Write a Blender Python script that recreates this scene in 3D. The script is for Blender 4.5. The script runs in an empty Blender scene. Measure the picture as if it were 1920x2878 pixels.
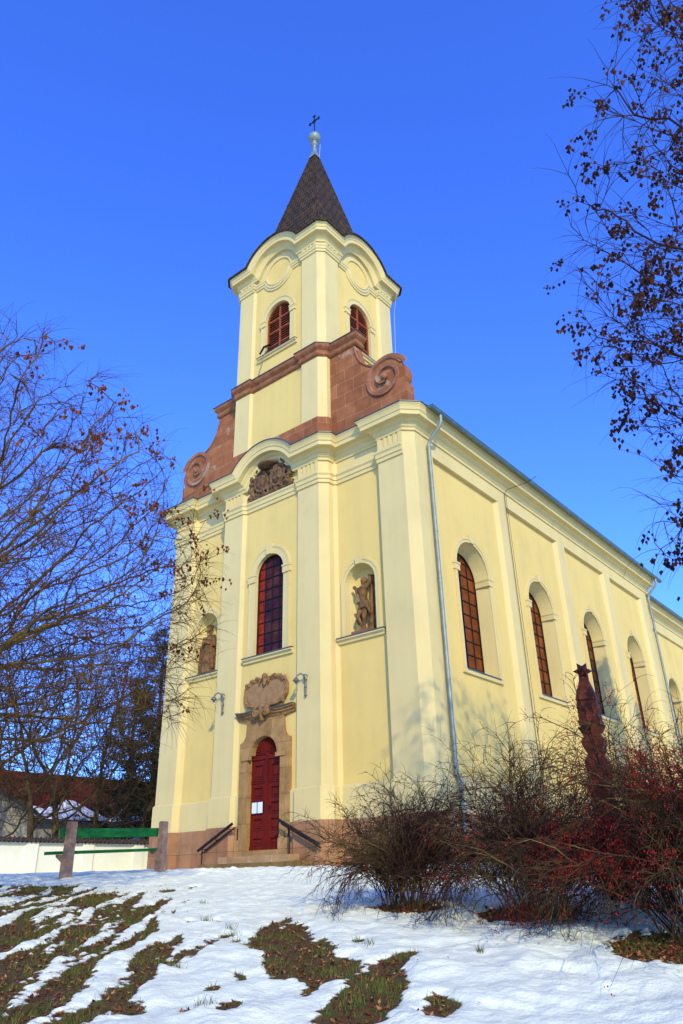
import bpy, math, random
import numpy as np
from mathutils import Vector, Matrix, geometry, kdtree
R=math.radians; V=Vector; PI=math.pi
random.seed(7); rng=np.random.default_rng(7)
scene=bpy.context.scene; COL=scene.collection

# ------------------------------------------------------------------ camera, sky, sun, exposure
YAW,PITCH,ROLL=0.684211307,0.456647535,-0.0237452181
cam_d=bpy.data.cameras.new('camera'); cam=bpy.data.objects.new('camera',cam_d); COL.objects.link(cam)
cy,sy,cp,sp=math.cos(YAW),math.sin(YAW),math.cos(PITCH),math.sin(PITCH)
fwd=V((-sy*cp,cy*cp,sp)); right=V((cy,sy,0)); up=right.cross(fwd)
cr,sr=math.cos(ROLL),math.sin(ROLL)
r2=right*cr+up*sr; u2=-right*sr+up*cr
CAM=V((17.23,-17.0,-0.757))
M=Matrix(((r2.x,u2.x,-fwd.x,CAM.x),(r2.y,u2.y,-fwd.y,CAM.y),(r2.z,u2.z,-fwd.z,CAM.z),(0,0,0,1)))
cam.matrix_world=M
cam_d.sensor_fit='VERTICAL'; cam_d.sensor_height=36.0; cam_d.lens=2085.9/2878*36.0
cam_d.clip_start=0.1; cam_d.clip_end=2000
scene.camera=cam
SUN_AZ,SUN_EL=50.0,27.0            # degrees from the facade normal towards the right, and above the horizon
sd=V((math.sin(R(SUN_AZ))*math.cos(R(SUN_EL)),-math.cos(R(SUN_AZ))*math.cos(R(SUN_EL)),math.sin(R(SUN_EL))))
sl=bpy.data.lights.new('sun','SUN'); sl.energy=2.25; sl.angle=R(0.55); sl.color=(1.0,0.87,0.46)
so=bpy.data.objects.new('sun',sl); COL.objects.link(so)
so.rotation_euler=sd.to_track_quat('Z','Y').to_euler()
world=bpy.data.worlds.new('World'); scene.world=world; world.use_nodes=True
wn=world.node_tree.nodes; wl=world.node_tree.links
sky=wn.new('ShaderNodeTexSky'); sky.sky_type='NISHITA'; sky.sun_disc=False
sky.sun_elevation=R(SUN_EL); sky.sun_rotation=math.atan2(sd.x,sd.y)
sky.air_density=1.0; sky.dust_density=0.45; sky.ozone_density=2.0; sky.altitude=100
hs=wn.new('ShaderNodeHueSaturation'); hs.inputs['Saturation'].default_value=1.12; hs.inputs['Hue'].default_value=0.513; hs.inputs['Value'].default_value=1.6
bgn=wn['Background']; bgn.inputs['Strength'].default_value=0.15
tn=wn.new('ShaderNodeMix'); tn.data_type='RGBA'; tn.blend_type='MULTIPLY'; tn.inputs[0].default_value=1.0; tn.inputs[7].default_value=(0.31,0.57,1.20,1)      # deep polarised winter blue
wl.new(sky.outputs[0],hs.inputs['Color']); wl.new(hs.outputs[0],tn.inputs[6]); wl.new(tn.outputs[2],bgn.inputs['Color'])
scene.view_settings.view_transform='Standard'; scene.view_settings.look='None'
scene.view_settings.exposure=0.75; scene.view_settings.gamma=1.0
scene.cycles.use_denoising=True
scene.cycles.max_bounces=6; scene.cycles.diffuse_bounces=3

# ------------------------------------------------------------------ materials
def newmat(name):
    m=bpy.data.materials.new(name); m.use_nodes=True
    return m,m.node_tree.nodes,m.node_tree.links,m.node_tree.nodes['Principled BSDF']
def ramp(n,stops):
    r=n.new('ShaderNodeValToRGB'); e=r.color_ramp.elements
    while len(e)<len(stops): e.new(0.5)
    for i,(p,c) in enumerate(stops): e[i].position=p; e[i].color=(*c,1)
    return r
def noise(n,l,scale,detail=4,rough=0.55,vec=None,coord='Object',stretch=None):
    t=n.new('ShaderNodeTexNoise'); t.inputs['Scale'].default_value=scale; t.inputs['Detail'].default_value=detail; t.inputs['Roughness'].default_value=rough
    tc=n.new('ShaderNodeTexCoord'); src=tc.outputs[coord]
    if stretch:
        mp=n.new('ShaderNodeMapping'); mp.inputs['Scale'].default_value=stretch; l.new(src,mp.inputs['Vector']); src=mp.outputs[0]
    l.new(src,t.inputs['Vector']); return t
def bump(n,l,b,h,strength,dist=0.01):
    bp=n.new('ShaderNodeBump'); bp.inputs['Strength'].default_value=strength; bp.inputs['Distance'].default_value=dist
    l.new(h,bp.inputs['Height']); l.new(bp.outputs[0],b.inputs['Normal']); return bp
def simple(name,c,rough=0.7,var=0.12,scale=3.0,bs=0.2,bscale=60,metal=0.0,spec=None,coord='Object',stretch=None):
    m,n,l,b=newmat(name)
    t=noise(n,l,scale,5,0.6,coord=coord,stretch=stretch)
    lo=tuple(max(0,x*(1-var)) for x in c); hi=tuple(min(1,x*(1+var)) for x in c)
    r=ramp(n,[(0.3,lo),(0.7,hi)]); l.new(t.outputs[0],r.inputs[0]); l.new(r.outputs[0],b.inputs['Base Color'])
    b.inputs['Roughness'].default_value=rough; b.inputs['Metallic'].default_value=metal
    b.inputs['Specular IOR Level'].default_value=spec if spec is not None else (.5 if metal>0 else .15)
    if bs>0:
        t2=noise(n,l,bscale,3); bump(n,l,b,t2.outputs[0],bs)
    return m
def plaster(name,c):
    m,n,l,b=newmat(name)
    t=noise(n,l,0.7,6,0.6); t3=noise(n,l,1.6,4,0.6,stretch=(1,1,0.12))
    mx=n.new('ShaderNodeMath'); mx.operation='ADD'; l.new(t.outputs[0],mx.inputs[0]); l.new(t3.outputs[0],mx.inputs[1])
    hf=n.new('ShaderNodeMath'); hf.operation='MULTIPLY'; hf.inputs[1].default_value=0.5; l.new(mx.outputs[0],hf.inputs[0])
    r=ramp(n,[(0.34,tuple(x*0.90 for x in c)),(0.5,c),(0.68,tuple(min(1,x*1.05) for x in c))])
    l.new(hf.outputs[0],r.inputs[0]); l.new(r.outputs[0],b.inputs['Base Color'])
    b.inputs['Roughness'].default_value=0.85; b.inputs['Specular IOR Level'].default_value=0.2
    t2=noise(n,l,35,5,0.7); bump(n,l,b,t2.outputs[0],0.12,0.01)
    return m
def bricky(name,c1,c2,mort,bw,rh,ms,rough=0.85,extra=None,bs=0.5,offset=0.5,vary=0.35,specks=None):
    m,n,l,b=newmat(name)
    tc=n.new('ShaderNodeTexCoord'); br=n.new('ShaderNodeTexBrick'); br.offset=offset
    l.new(tc.outputs['UV'],br.inputs['Vector'])
    br.inputs['Scale'].default_value=1.0; br.inputs['Brick Width'].default_value=bw; br.inputs['Row Height'].default_value=rh
    br.inputs['Mortar Size'].default_value=ms; br.inputs['Mortar Smooth'].default_value=0.2
    br.inputs['Color1'].default_value=(*c1,1); br.inputs['Color2'].default_value=(*c2,1); br.inputs['Mortar'].default_value=(*mort,1)
    t=noise(n,l,2.2,8,0.65)
    r=ramp(n,[(0.28,(1-vary,)*3),(0.72,(1+vary*0.6,)*3)]); l.new(t.outputs[0],r.inputs[0])
    mx=n.new('ShaderNodeMix'); mx.data_type='RGBA'; mx.blend_type='MULTIPLY'; mx.inputs[0].default_value=1.0
    l.new(br.outputs[0],mx.inputs[6]); l.new(r.outputs[0],mx.inputs[7]); out=mx.outputs[2]
    if specks:
        t4=noise(n,l,specks[1],5,0.6); r4=ramp(n,[(specks[2],(0,0,0)),(specks[2]+0.06,(1,1,1))]); l.new(t4.outputs[0],r4.inputs[0])
        m2=n.new('ShaderNodeMix'); m2.data_type='RGBA'; l.new(r4.outputs[0],m2.inputs[0]); l.new(out,m2.inputs[6]); m2.inputs[7].default_value=(*specks[0],1); out=m2.outputs[2]
    l.new(out,b.inputs['Base Color']); b.inputs['Roughness'].default_value=rough; b.inputs['Specular IOR Level'].default_value=0.1
    t2=noise(n,l,18,6,0.7)
    ad=n.new('ShaderNodeMath'); ad.operation='SUBTRACT'; l.new(t2.outputs[0],ad.inputs[0]); l.new(br.outputs['Fac'],ad.inputs[1])
    bump(n,l,b,ad.outputs[0],bs,0.015); return m
def island(name,cols,rough=0.8,trans=0.0):
    m,n,l,b=newmat(name); g=n.new('ShaderNodeNewGeometry')
    k=len(cols); r=ramp(n,[(i/max(1,k-1),c) for i,c in enumerate(cols)])
    l.new(g.outputs['Random Per Island'],r.inputs[0]); l.new(r.outputs[0],b.inputs['Base Color'])
    b.inputs['Roughness'].default_value=rough; b.inputs['Specular IOR Level'].default_value=0.15
    return m
MT={}
MT['panel']=plaster('yellow_plaster',(0.655,0.475,0.143))
MT['trim']=plaster('cream_plaster',(0.61,0.48,0.195))
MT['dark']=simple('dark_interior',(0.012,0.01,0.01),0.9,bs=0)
MT['redstone']=bricky('red_sandstone_blocks',(0.34,0.128,0.050),(0.25,0.088,0.034),(0.40,0.21,0.09),0.80,0.54,0.010,specks=((0.33,0.24,0.16),1.4,0.62))
MT['scroll']=bricky('weathered_scroll_stone',(0.29,0.125,0.065),(0.27,0.11,0.06),(0.28,0.12,0.065),9,9,0.0,specks=((0.30,0.22,0.15),0.9,0.54),vary=.5)
MT['redband']=simple('red_sandstone_moulding',(0.25,0.100,0.040),0.85,0.4,4,0.4,25)
MT['base']=bricky('brown_stone_slabs',(0.36,0.185,0.085),(0.29,0.14,0.065),(0.15,0.08,0.04),0.62,3.0,0.007,offset=0.0,vary=0.3)
MT['sand']=bricky('ochre_sandstone',(0.38,0.225,0.080),(0.31,0.17,0.06),(0.18,0.10,0.045),0.62,0.75,0.006,vary=0.4,specks=((0.34,0.30,0.22),2.3,0.68))
MT['carved']=simple('carved_sandstone',(0.235,0.125,0.045),0.9,0.5,5,0.6,30)
MT['statue']=simple('dark_weathered_stone',(0.155,0.080,0.030),0.9,0.6,6,0.6,30)
MT['carvedark']=simple('weathered_carved_stone',(0.135,0.075,0.036),0.9,0.6,6,0.7,30)
MT['slate']=bricky('brown_slate_courses',(0.072,0.042,0.016),(0.050,0.034,0.016),(0.010,0.008,0.007),0.36,0.33,0.022,rough=0.7,vary=0.45,bs=0.9,specks=((0.095,0.050,0.022),1.1,0.66))
MT['tile']=bricky('nave_roof_tiles',(0.16,0.055,0.035),(0.11,0.04,0.03),(0.03,0.015,0.01),0.2,0.17,0.012,vary=0.4)
MT['lead']=simple('dark_sheet_metal',(0.075,0.085,0.085),0.5,0.3,3,0.1,40,metal=0.4)
MT['zinc']=simple('zinc_metal',(0.21,0.24,0.19),0.5,0.2,4,0.05,40,metal=0.25)
MT['gutter']=simple('grey_green_gutter',(0.10,0.16,0.15),0.42,0.2,3,0.05,40,metal=0.5)
MT['iron']=simple('black_iron',(0.012,0.012,0.014),0.45,0.2,5,0.1,60)
MT['steel']=simple('grey_lamp_metal',(0.13,0.14,0.13),0.45,0.3,9,0.05,60,metal=0.4)
MT['doorred']=simple('dark_red_paint',(0.125,0.011,0.006),0.55,0.25,3,0.1,50,spec=0.08,stretch=(1,1,0.2))
MT['shutter']=simple('red_brown_shutter_paint',(0.27,0.070,0.026),0.6,0.4,8,0.1,60)
MT['paper']=simple('white_paper',(0.75,0.76,0.74),0.7,0.05,30,0)
MT['benchgreen']=simple('worn_green_paint',(0.010,0.135,0.022),0.55,0.45,6,0.3,50,stretch=(3,0.6,3))
MT['concrete']=simple('pinkish_concrete',(0.36,0.20,0.115),0.9,0.35,7,0.6,60)
MT['whitewall']=simple('white_limewash',(0.74,0.72,0.58),0.9,0.05,1.3,0.2,20)
MT['coping']=bricky('coping_tiles',(0.10,0.07,0.05),(0.07,0.05,0.04),(0.02,0.015,0.01),0.2,0.2,0.02)
MT['redroof']=bricky('dark_red_roof_tiles',(0.16,0.020,0.006),(0.11,0.014,0.005),(0.03,0.006,0.003),0.3,0.3,0.03)
MT['snowroof']=simple('roof_snow',(0.82,0.82,0.76),0.7,0.03,2,0.2,8)
MT['cream']=simple('house_render',(0.40,0.36,0.27),0.9,0.15,1.2,0.1,30)
MT['totem']=simple('dark_stained_wood',(0.095,0.021,0.006),0.6,0.5,9,0.5,30,stretch=(4,4,0.5))
def bark(name,c1,c2,c3,sc=7):
    m,n,l,b=newmat(name); t=noise(n,l,sc,5,0.65)
    r=ramp(n,[(0.32,c1),(0.5,c2),(0.7,c3)]); l.new(t.outputs[0],r.inputs[0]); l.new(r.outputs[0],b.inputs['Base Color'])
    b.inputs['Roughness'].default_value=0.9; b.inputs['Specular IOR Level'].default_value=0.15
    t2=noise(n,l,45,4); bump(n,l,b,t2.outputs[0],0.5,0.02); return m
MT['bark']=bark('lichen_bark',(0.045,0.028,0.012),(0.12,0.078,0.026),(0.30,0.19,0.03),3)
MT['twig']=bark('reddish_twigs',(0.045,0.020,0.006),(0.115,0.055,0.014),(0.20,0.125,0.022),1.3)
MT['bgbark']=bark('grey_brown_bark',(0.022,0.014,0.008),(0.055,0.035,0.015),(0.13,0.085,0.025),2)
MT['shrubwood']=bark('shrub_stems',(0.02,0.010,0.006),(0.06,0.036,0.013),(0.20,0.15,0.04),2.0)
MT['shrubtwig']=bark('dark_shrub_twigs',(0.014,0.006,0.004),(0.034,0.013,0.008),(0.095,0.066,0.018),1.4)
MT['twig_dark']=bark('dark_brown_twigs',(0.018,0.008,0.005),(0.05,0.022,0.011),(0.11,0.06,0.02),1.3)
MT['pod']=island('dry_seed_pods',[(0.04,0.010,0.004),(0.12,0.030,0.008),(0.20,0.058,0.014)])
MT['pod2']=island('dark_seed_pods',[(0.012,0.005,0.003),(0.04,0.013,0.006),(0.10,0.033,0.012)])
MT['berry']=island('red_berries',[(0.12,0.003,0.003),(0.36,0.010,0.006),(0.20,0.005,0.004)],0.4)
MT['deadleaf']=island('fallen_brown_leaves',[(0.05,0.015,0.006),(0.10,0.03,0.010),(0.30,0.10,0.028),(0.44,0.20,0.07),(0.17,0.045,0.012),(0.07,0.022,0.008)])
MT['grass']=island('winter_grass',[(0.035,0.05,0.006),(0.065,0.10,0.009),(0.12,0.145,0.018),(0.20,0.13,0.04)])
MT['needle']=island('pine_needles',[(0.006,0.012,0.005),(0.014,0.026,0.010),(0.03,0.045,0.018)])

# ------------------------------------------------------------------ mesh builder
class MB:
    def __init__(s): s.v=[]; s.f=[]; s.m=[]; s.mats=[]
    def mi(s,mat):
        m=MT[mat] if isinstance(mat,str) else mat
        if m not in s.mats: s.mats.append(m)
        return s.mats.index(m)
    def face(s,pts,mat):
        k=len(s.v); s.v.extend([tuple(p) for p in pts]); s.f.append(tuple(range(k,k+len(pts)))); s.m.append(s.mi(mat))
    def quad(s,a,b,c,d,mat): s.face((a,b,c,d),mat)
    def mesh(s,verts,faces,mat):
        k=len(s.v); i=s.mi(mat); s.v.extend([tuple(p) for p in verts])
        for f in faces: s.f.append(tuple(k+q for q in f)); s.m.append(i)
    def build(s,name,parent=None,smooth=False):
        me=bpy.data.meshes.new(name)
        vv=np.array(s.v,dtype=float).reshape(-1,3)
        me.from_pydata(s.v,[],s.f)
        for m in s.mats: me.materials.append(m)
        me.polygons.foreach_set('material_index',s.m)
        if smooth: me.polygons.foreach_set('use_smooth',[True]*len(me.polygons))
        me.update()
        metric_uv(me)
        o=bpy.data.objects.new(name,me); COL.objects.link(o)
        if parent is not None:
            o.parent=parent
            if parent.type=='EMPTY' or any(abs(x)>1e-9 for x in wpos(parent)):
                o.matrix_parent_inverse=Matrix.Translation(-wpos(parent))
        return o
def wpos(o):
    p=V(o.location); q=o.parent
    while q is not None:
        p=p+q.location+o.matrix_parent_inverse.translation if q is o.parent else p+q.location
        o=q; q=q.parent
    return p
def metric_uv(me):
    uv=me.uv_layers.new(name='UVMap'); n=len(me.loops)
    if n==0: return
    vi=np.empty(n,dtype=np.int32); me.loops.foreach_get('vertex_index',vi)
    co=np.empty(len(me.vertices)*3); me.vertices.foreach_get('co',co); co=co.reshape(-1,3)
    pn=np.empty(len(me.polygons)*3); me.polygons.foreach_get('normal',pn); pn=pn.reshape(-1,3)
    lt=np.empty(len(me.polygons),dtype=np.int32); me.polygons.foreach_get('loop_total',lt)
    N=np.repeat(pn,lt,axis=0); Z=np.array([0,0,1.0])
    U=np.cross(Z,N); ln=np.linalg.norm(U,axis=1); bad=ln<0.15
    U[bad]=[1,0,0]; U/=np.linalg.norm(U,axis=1)[:,None]
    W=np.cross(N,U); P=co[vi]
    out=np.stack([(P*U).sum(1),(P*W).sum(1)],1).astype(np.float32).ravel()
    uv.data.foreach_set('uv',out)
def thing(name,label,cat,loc=(0,0,0),group=None):
    o=bpy.data.objects.new(name,None); COL.objects.link(o); o.location=loc; o.empty_display_size=0.3
    return tag(o,label,cat,group)
def tag(o,label=None,cat=None,group=None,kind=None):
    if label: o['label']=label
    if cat: o['category']=cat
    if group: o['group']=group
    if kind: o['kind']=kind
    return o

class Fr:      # a wall frame: u along the wall, v up, w outwards
    def __init__(s,O,U,N): s.O=V(O); s.U=V(U); s.N=V(N)
    def p(s,u,v,w=0.0): return s.O+s.U*u+V((0,0,v))+s.N*w
def arch(cx,z0,spring,r,n=20,rise=None):      # arched opening outline, from lower left anticlockwise
    pts=[(cx-r,z0),(cx+r,z0)]; ry=r if rise is None else rise
    return pts+[(cx+r*math.cos(PI*i/n),spring+ry*math.sin(PI*i/n)) for i in range(n+1)]
def plate(mb,F,outer,holes,w,mat):
    polys=[[V((a,b,0)) for a,b in outer]]+[[V((a,b,0)) for a,b in h] for h in holes]
    flat=[q for p in polys for q in p]; tris=geometry.tessellate_polygon(polys)
    vs=[F.p(q.x,q.y,w) for q in flat]; fs=[]
    for t in tris:
        a,b,c=[vs[i] for i in t]
        nn=(b-a).cross(c-a)
        if nn.length<1e-10: continue
        fs.append(t if nn.dot(F.N)>0 else (t[0],t[2],t[1]))
    mb.mesh(vs,fs,mat)
def rim(mb,F,poly,w0,w1,mat,closed=True):
    n=len(poly)
    for i in range(n if closed else n-1):
        a=poly[i]; b=poly[(i+1)%n]
        mb.quad(F.p(*a,w0),F.p(*b,w0),F.p(*b,w1),F.p(*a,w1),mat)
def slab(mb,F,outer,holes,w0,w1,mat,back=False):
    plate(mb,F,outer,holes,w1,mat)
    if back: plate(mb,F,outer,holes,w0,mat)
    rim(mb,F,outer,w0,w1,mat)
    for h in holes: rim(mb,F,h,w0,w1,mat)
def rect(u0,u1,v0,v1): return [(u0,v0),(u1,v0),(u1,v1),(u0,v1)]
def fbox(mb,F,u0,u1,v0,v1,w0,w1,mat): slab(mb,F,rect(u0,u1,v0,v1),[],w0,w1,mat,back=True)
def box(mb,lo,hi,mat):
    fbox(mb,Fr((0,0,0),(1,0,0),(0,-1,0)),lo[0],hi[0],lo[2],hi[2],-hi[1],-lo[1],mat)
def obox(mb,c,ax,hs_,mat):      # oriented box: centre, three axes, half sizes
    c=V(c); a=[V(x)*h for x,h in zip(ax,hs_)]
    vs=[c+a[0]*i+a[1]*j+a[2]*k for i in(-1,1) for j in(-1,1) for k in(-1,1)]
    mb.mesh(vs,[(0,1,3,2),(4,6,7,5),(0,4,5,1),(2,3,7,6),(0,2,6,4),(1,5,7,3)],mat)
def sweep(mb,path,outs,prof,mat,closed=False,cap=True,fix=None):
    path=[V(p) for p in path]; n=len(path); ns=n if closed else n-1
    ts=[(path[(i+1)%n]-path[i]).normalized() for i in range(ns)]
    rings=[]
    for i in range(n):
        a=(i-1)%ns if closed else max(0,i-1); b=i%ns if closed else min(ns-1,i)
        ta=ts[a]; nb=(ta+ts[b]).normalized(); upv=V(outs[a]).cross(ta)
        ring=[]
        for (pn,pu) in prof:
            if fix and i in fix:
                fo,ft,fs_=fix[i]; ring.append(path[i]+V(fo)*pn+V(ft)*fs_*pn+V((0,0,pu))); continue
            q=V(outs[a])*pn+upv*pu
            q=q-ta*(q.dot(nb)/ta.dot(nb)); ring.append(path[i]+q)
        rings.append(ring)
    k=len(prof); vs=[p for r in rings for p in r]; fs=[]
    for i in range(ns):
        j=(i+1)%n
        for q in range(k-1): fs.append((i*k+q,j*k+q,j*k+q+1,i*k+q+1))
    mb.mesh(vs,fs,mat)
    if cap and not closed:
        mb.face(rings[0],mat); mb.face(rings[-1],mat)
    return rings
def plan_outs(path):
    o=[]
    for a,b in zip(path[:-1],path[1:]):
        t=(V(b)-V(a)).normalized(); o.append(V((t.y,-t.x,0)).normalized())
    return o
def tube(mb,pts,rad,n,mat,cap=False):
    pts=[V(p) for p in pts]; k=len(pts)
    if not hasattr(rad,'__len__'): rad=[rad]*k
    t0=(pts[1]-pts[0]).normalized(); ref=V((0,0,1)) if abs(t0.z)<0.9 else V((1,0,0))
    a=t0.cross(ref).normalized(); vs=[]; fs=[]
    for i in range(k):
        t=(pts[min(i+1,k-1)]-pts[max(i-1,0)])
        if t.length<1e-9: t=t0
        t.normalize(); a=(a-t*a.dot(t))
        if a.length<1e-6: a=t.orthogonal()
        a.normalize(); b=t.cross(a)
        for j in range(n):
            th=2*PI*j/n; vs.append(pts[i]+(a*math.cos(th)+b*math.sin(th))*rad[i])
    for i in range(k-1):
        for j in range(n): fs.append((i*n+j,i*n+(j+1)%n,(i+1)*n+(j+1)%n,(i+1)*n+j))
    if cap: fs.append(tuple(range(n))); fs.append(tuple((k-1)*n+j for j in range(n)))
    mb.mesh(vs,fs,mat)
def lathe(mb,c,prof,n,mat,a0=0,a1=2*PI):
    c=V(c); full=abs(a1-a0-2*PI)<1e-6; m=n if full else n+1; vs=[]; fs=[]
    for (r,z) in prof:
        for j in range(m):
            th=a0+(a1-a0)*j/n; vs.append(c+V((r*math.cos(th),r*math.sin(th),z)))
    for i in range(len(prof)-1):
        for j in range(n):
            j2=(j+1)%m; fs.append((i*m+j,i*m+j2,(i+1)*m+j2,(i+1)*m+j))
    mb.mesh(vs,fs,mat)
def sphere(mb,c,r,mat,n=8,sc=(1,1,1)):
    c=V(c); vs=[];fs=[]; mseg=max(4,n//2)
    for i in range(mseg+1):
        ph=PI*i/mseg
        for j in range(n):
            th=2*PI*j/n; vs.append(c+V((r*sc[0]*math.sin(ph)*math.cos(th),r*sc[1]*math.sin(ph)*math.sin(th),r*sc[2]*math.cos(ph))))
    for i in range(mseg):
        for j in range(n): fs.append((i*n+j,(i+1)*n+j,(i+1)*n+(j+1)%n,i*n+(j+1)%n))
    mb.mesh(vs,fs,mat)
def capsule(mb,a,b,ra,rb,mat,n=8):
    a=V(a); b=V(b); sphere(mb,a,ra,mat,n); sphere(mb,b,rb,mat,n)
    if (b-a).length>1e-5: tube(mb,[a,b],[ra,rb],n,mat)
def remesh_build(mb,name,mat,parent,voxel,smooth=3,disp=0.0,dscale=0.1):      # union of overlapping shapes into one continuous carved surface
    o=mb.build(name+'_tmp')
    md=o.modifiers.new('r','REMESH'); md.mode='VOXEL'; md.voxel_size=voxel
    s=o.modifiers.new('s','SMOOTH'); s.iterations=smooth; s.factor=0.5
    dg=bpy.context.evaluated_depsgraph_get(); me=bpy.data.meshes.new_from_object(o.evaluated_get(dg))
    old=o.data; bpy.data.objects.remove(o); bpy.data.meshes.remove(old)
    me.materials.clear(); me.materials.append(MT[mat]); me.name=name
    me.polygons.foreach_set('material_index',[0]*len(me.polygons)); me.polygons.foreach_set('use_smooth',[True]*len(me.polygons)); me.update()
    ob=bpy.data.objects.new(name,me); COL.objects.link(ob)
    if parent is not None:
        ob.parent=parent; ob.matrix_parent_inverse=Matrix.Translation(-wpos(parent))
    return ob

# ------------------------------------------------------------------ terrain
UX=np.array([-60,-20,0,5,9,15.2,20,26,40,100,400.]); UZ=np.array([-6,-3.6,-2.25,-1.53,-1.18,-.70,-.55,-.51,-.34,-.1,.2])
def gbase(x,y):
    u=(np.asarray(x)-17.23)*-.632+(np.asarray(y)+17)*.775
    return np.mean([np.interp(u+o,UX,UZ) for o in (-1.5,-.75,0,.75,1.5)],axis=0)
_perm=np.random.default_rng(3).permutation(512); _perm=np.concatenate([_perm,_perm])
_gr=np.random.default_rng(4).uniform(0,2*PI,1024)
def perlin(x,y):
    x=np.asarray(x,dtype=float); y=np.asarray(y,dtype=float)
    xi=np.floor(x).astype(int); yi=np.floor(y).astype(int); xf=x-xi; yf=y-yi
    def g(ix,iy,dx,dy):
        h=_gr[_perm[(_perm[ix&511]+iy)&511]]; return np.cos(h)*dx+np.sin(h)*dy
    s=lambda t:t*t*t*(t*(t*6-15)+10); u=s(xf); v=s(yf)
    a=g(xi,yi,xf,yf)*(1-u)+g(xi+1,yi,xf-1,yf)*u; b=g(xi,yi+1,xf,yf-1)*(1-u)+g(xi+1,yi+1,xf-1,yf-1)*u
    return (a*(1-v)+b*v)*1.5
def fbm(x,y,o=4):
    s=0; a=1
    for i in range(o): s=s+a*perlin(x*2**i+i*17.3,y*2**i-i*9.1); a*=.5
    return s/1.6
def in_poly(x,y,poly):
    ins=np.zeros(x.shape,bool); n=len(poly)
    for i in range(n):
        x0,y0=poly[i]; x1,y1=poly[(i+1)%n]
        c=((y0>y)!=(y1>y)); xx=(x1-x0)*(y-y0)/((y1-y0) if abs(y1-y0)>1e-9 else 1e-9)+x0
        ins^=(c&(x<xx))
    return ins
def poly_dist(x,y,poly):      # signed distance, positive inside
    d=np.full(x.shape,1e9); n=len(poly)
    for i in range(n):
        ax,ay=poly[i]; bx,by=poly[(i+1)%n]; dx,dy=bx-ax,by-ay; L=dx*dx+dy*dy+1e-12
        t=np.clip(((x-ax)*dx+(y-ay)*dy)/L,0,1); d=np.minimum(d,np.hypot(x-ax-t*dx,y-ay-t*dy))
    return np.where(in_poly(x,y,poly),d,-d)
PA=[(11.58,-11.65),(10.94,-10.7),(10.72,-10.08),(10.93,-10.27),(11.16,-10.71),(11.09,-10.33),(11.75,-10.87),(12.01,-11.17),(11.99,-10.96),(12.43,-11.32),(12.64,-11.61),(12.79,-11.59),(13.08,-11.77),(13.26,-12.23),(13.16,-12.35),(13.25,-12.59),(13.35,-12.75),(13.19,-12.61),(12.93,-12.31),(12.86,-12.41),(12.75,-12.43),(12.52,-12.29),(12.27,-12.06),(12.05,-11.8),(11.87,-11.76)]
PB=[(13.55,-12.8),(13.42,-12.47),(13.26,-12.23),(13.15,-11.81),(13.09,-11.53),(13.06,-11.21),(13.09,-11.04),(13.16,-11.08),(13.4,-11.72),(13.61,-11.92),(13.78,-12.21),(13.95,-12.56),(14.08,-12.84),(13.9,-13.4),(13.61,-12.95)]
PC=[(14.07,-12.45),(14.0,-12.28),(14.05,-12.15),(14.2,-12.24),(14.31,-12.46),(14.36,-12.64),(14.26,-12.71)]
PE=[(14.5,-10.42),(14.3,-9.71),(14.27,-9.12),(14.54,-9.66),(14.89,-10.42),(14.85,-10.65),(14.65,-10.51)]
PL=[(2.0,-13.0),(3.8,-9.6),(5.2,-9.2),(6.57,-9.5),(7.6,-9.7),(8.61,-10.39),(9.7,-11.32),(10.37,-11.92),(10.65,-12.14),(10.9,-11.69),(11.1,-11.9),(11.43,-12.5),(11.66,-12.8),(11.97,-13.21),(12.2,-13.55),(12.49,-14.1),(12,-16),(5,-17)]
TUFT=[(7.13,-8.53,.10),(7.65,-9.67,.10),(7.05,-8.95,.14),(7.78,-10.1,.08),(11.66,-12.51,.09),(12.56,-13.53,.10),(12.91,-13.34,.06),(13.02,-13.12,.11),(12.58,-12.84,.04),(12.49,-12.53,.05),(11.19,-11.63,.05),(11.11,-11.42,.05),(11.35,-11.51,.05),(10.22,-10.77,.06),(10.08,-10.99,.05),(11.85,-12.9,.05),(8.54,-9.8,.07),(6.4,-8.6,.12),(6.0,-8.7,.1),(12.35,-10.9,.05),(5.6,-8.75,.10)]
SHR=[(11.50,-9.02,.44),(12.95,-8.62,.58),(15.0,-9.75,.75)]
def bare(x,y):      # >0 where the snow has melted
    a=R(132); ca,sa=math.cos(a),math.sin(a)
    s=x*ca+y*sa; t=-x*sa+y*ca
    jit=0.055*fbm(x*5,y*5,3)+0.05*fbm(x*13,y*13,3)
    f=np.full(np.shape(x),-1.0)
    for P_ in (PA,PB,PC,PE): f=np.maximum(f,poly_dist(x,y,P_)+jit)
    wx=fbm(x*.6+5,y*.6,2)*.5
    st=fbm(s*.62+3.1,(t+wx*.25)*4.6,4)
    dl=poly_dist(x,y,PL)
    st=st+.35*fbm(x*11,y*11,3)
    f=np.maximum(f,np.minimum(st*.20+0.004+np.clip(dl,-.6,.5)*.07,dl+.3)-.0)
    for (tx,ty,r) in TUFT:
        ds=(x-tx)*ca+(y-ty)*sa; dt=-(x-tx)*sa+(y-ty)*ca
        f=np.maximum(f,r-np.hypot(ds*.6,dt*1.25)+jit*1.2)
    for (tx,ty,r) in SHR: f=np.maximum(f,r-np.hypot(x-tx,(y-ty)*1.0)+jit*3)
    f=f-np.clip(fbm(x*7+3,y*7,3)-.30,0,1)*.22
    return f
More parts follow.
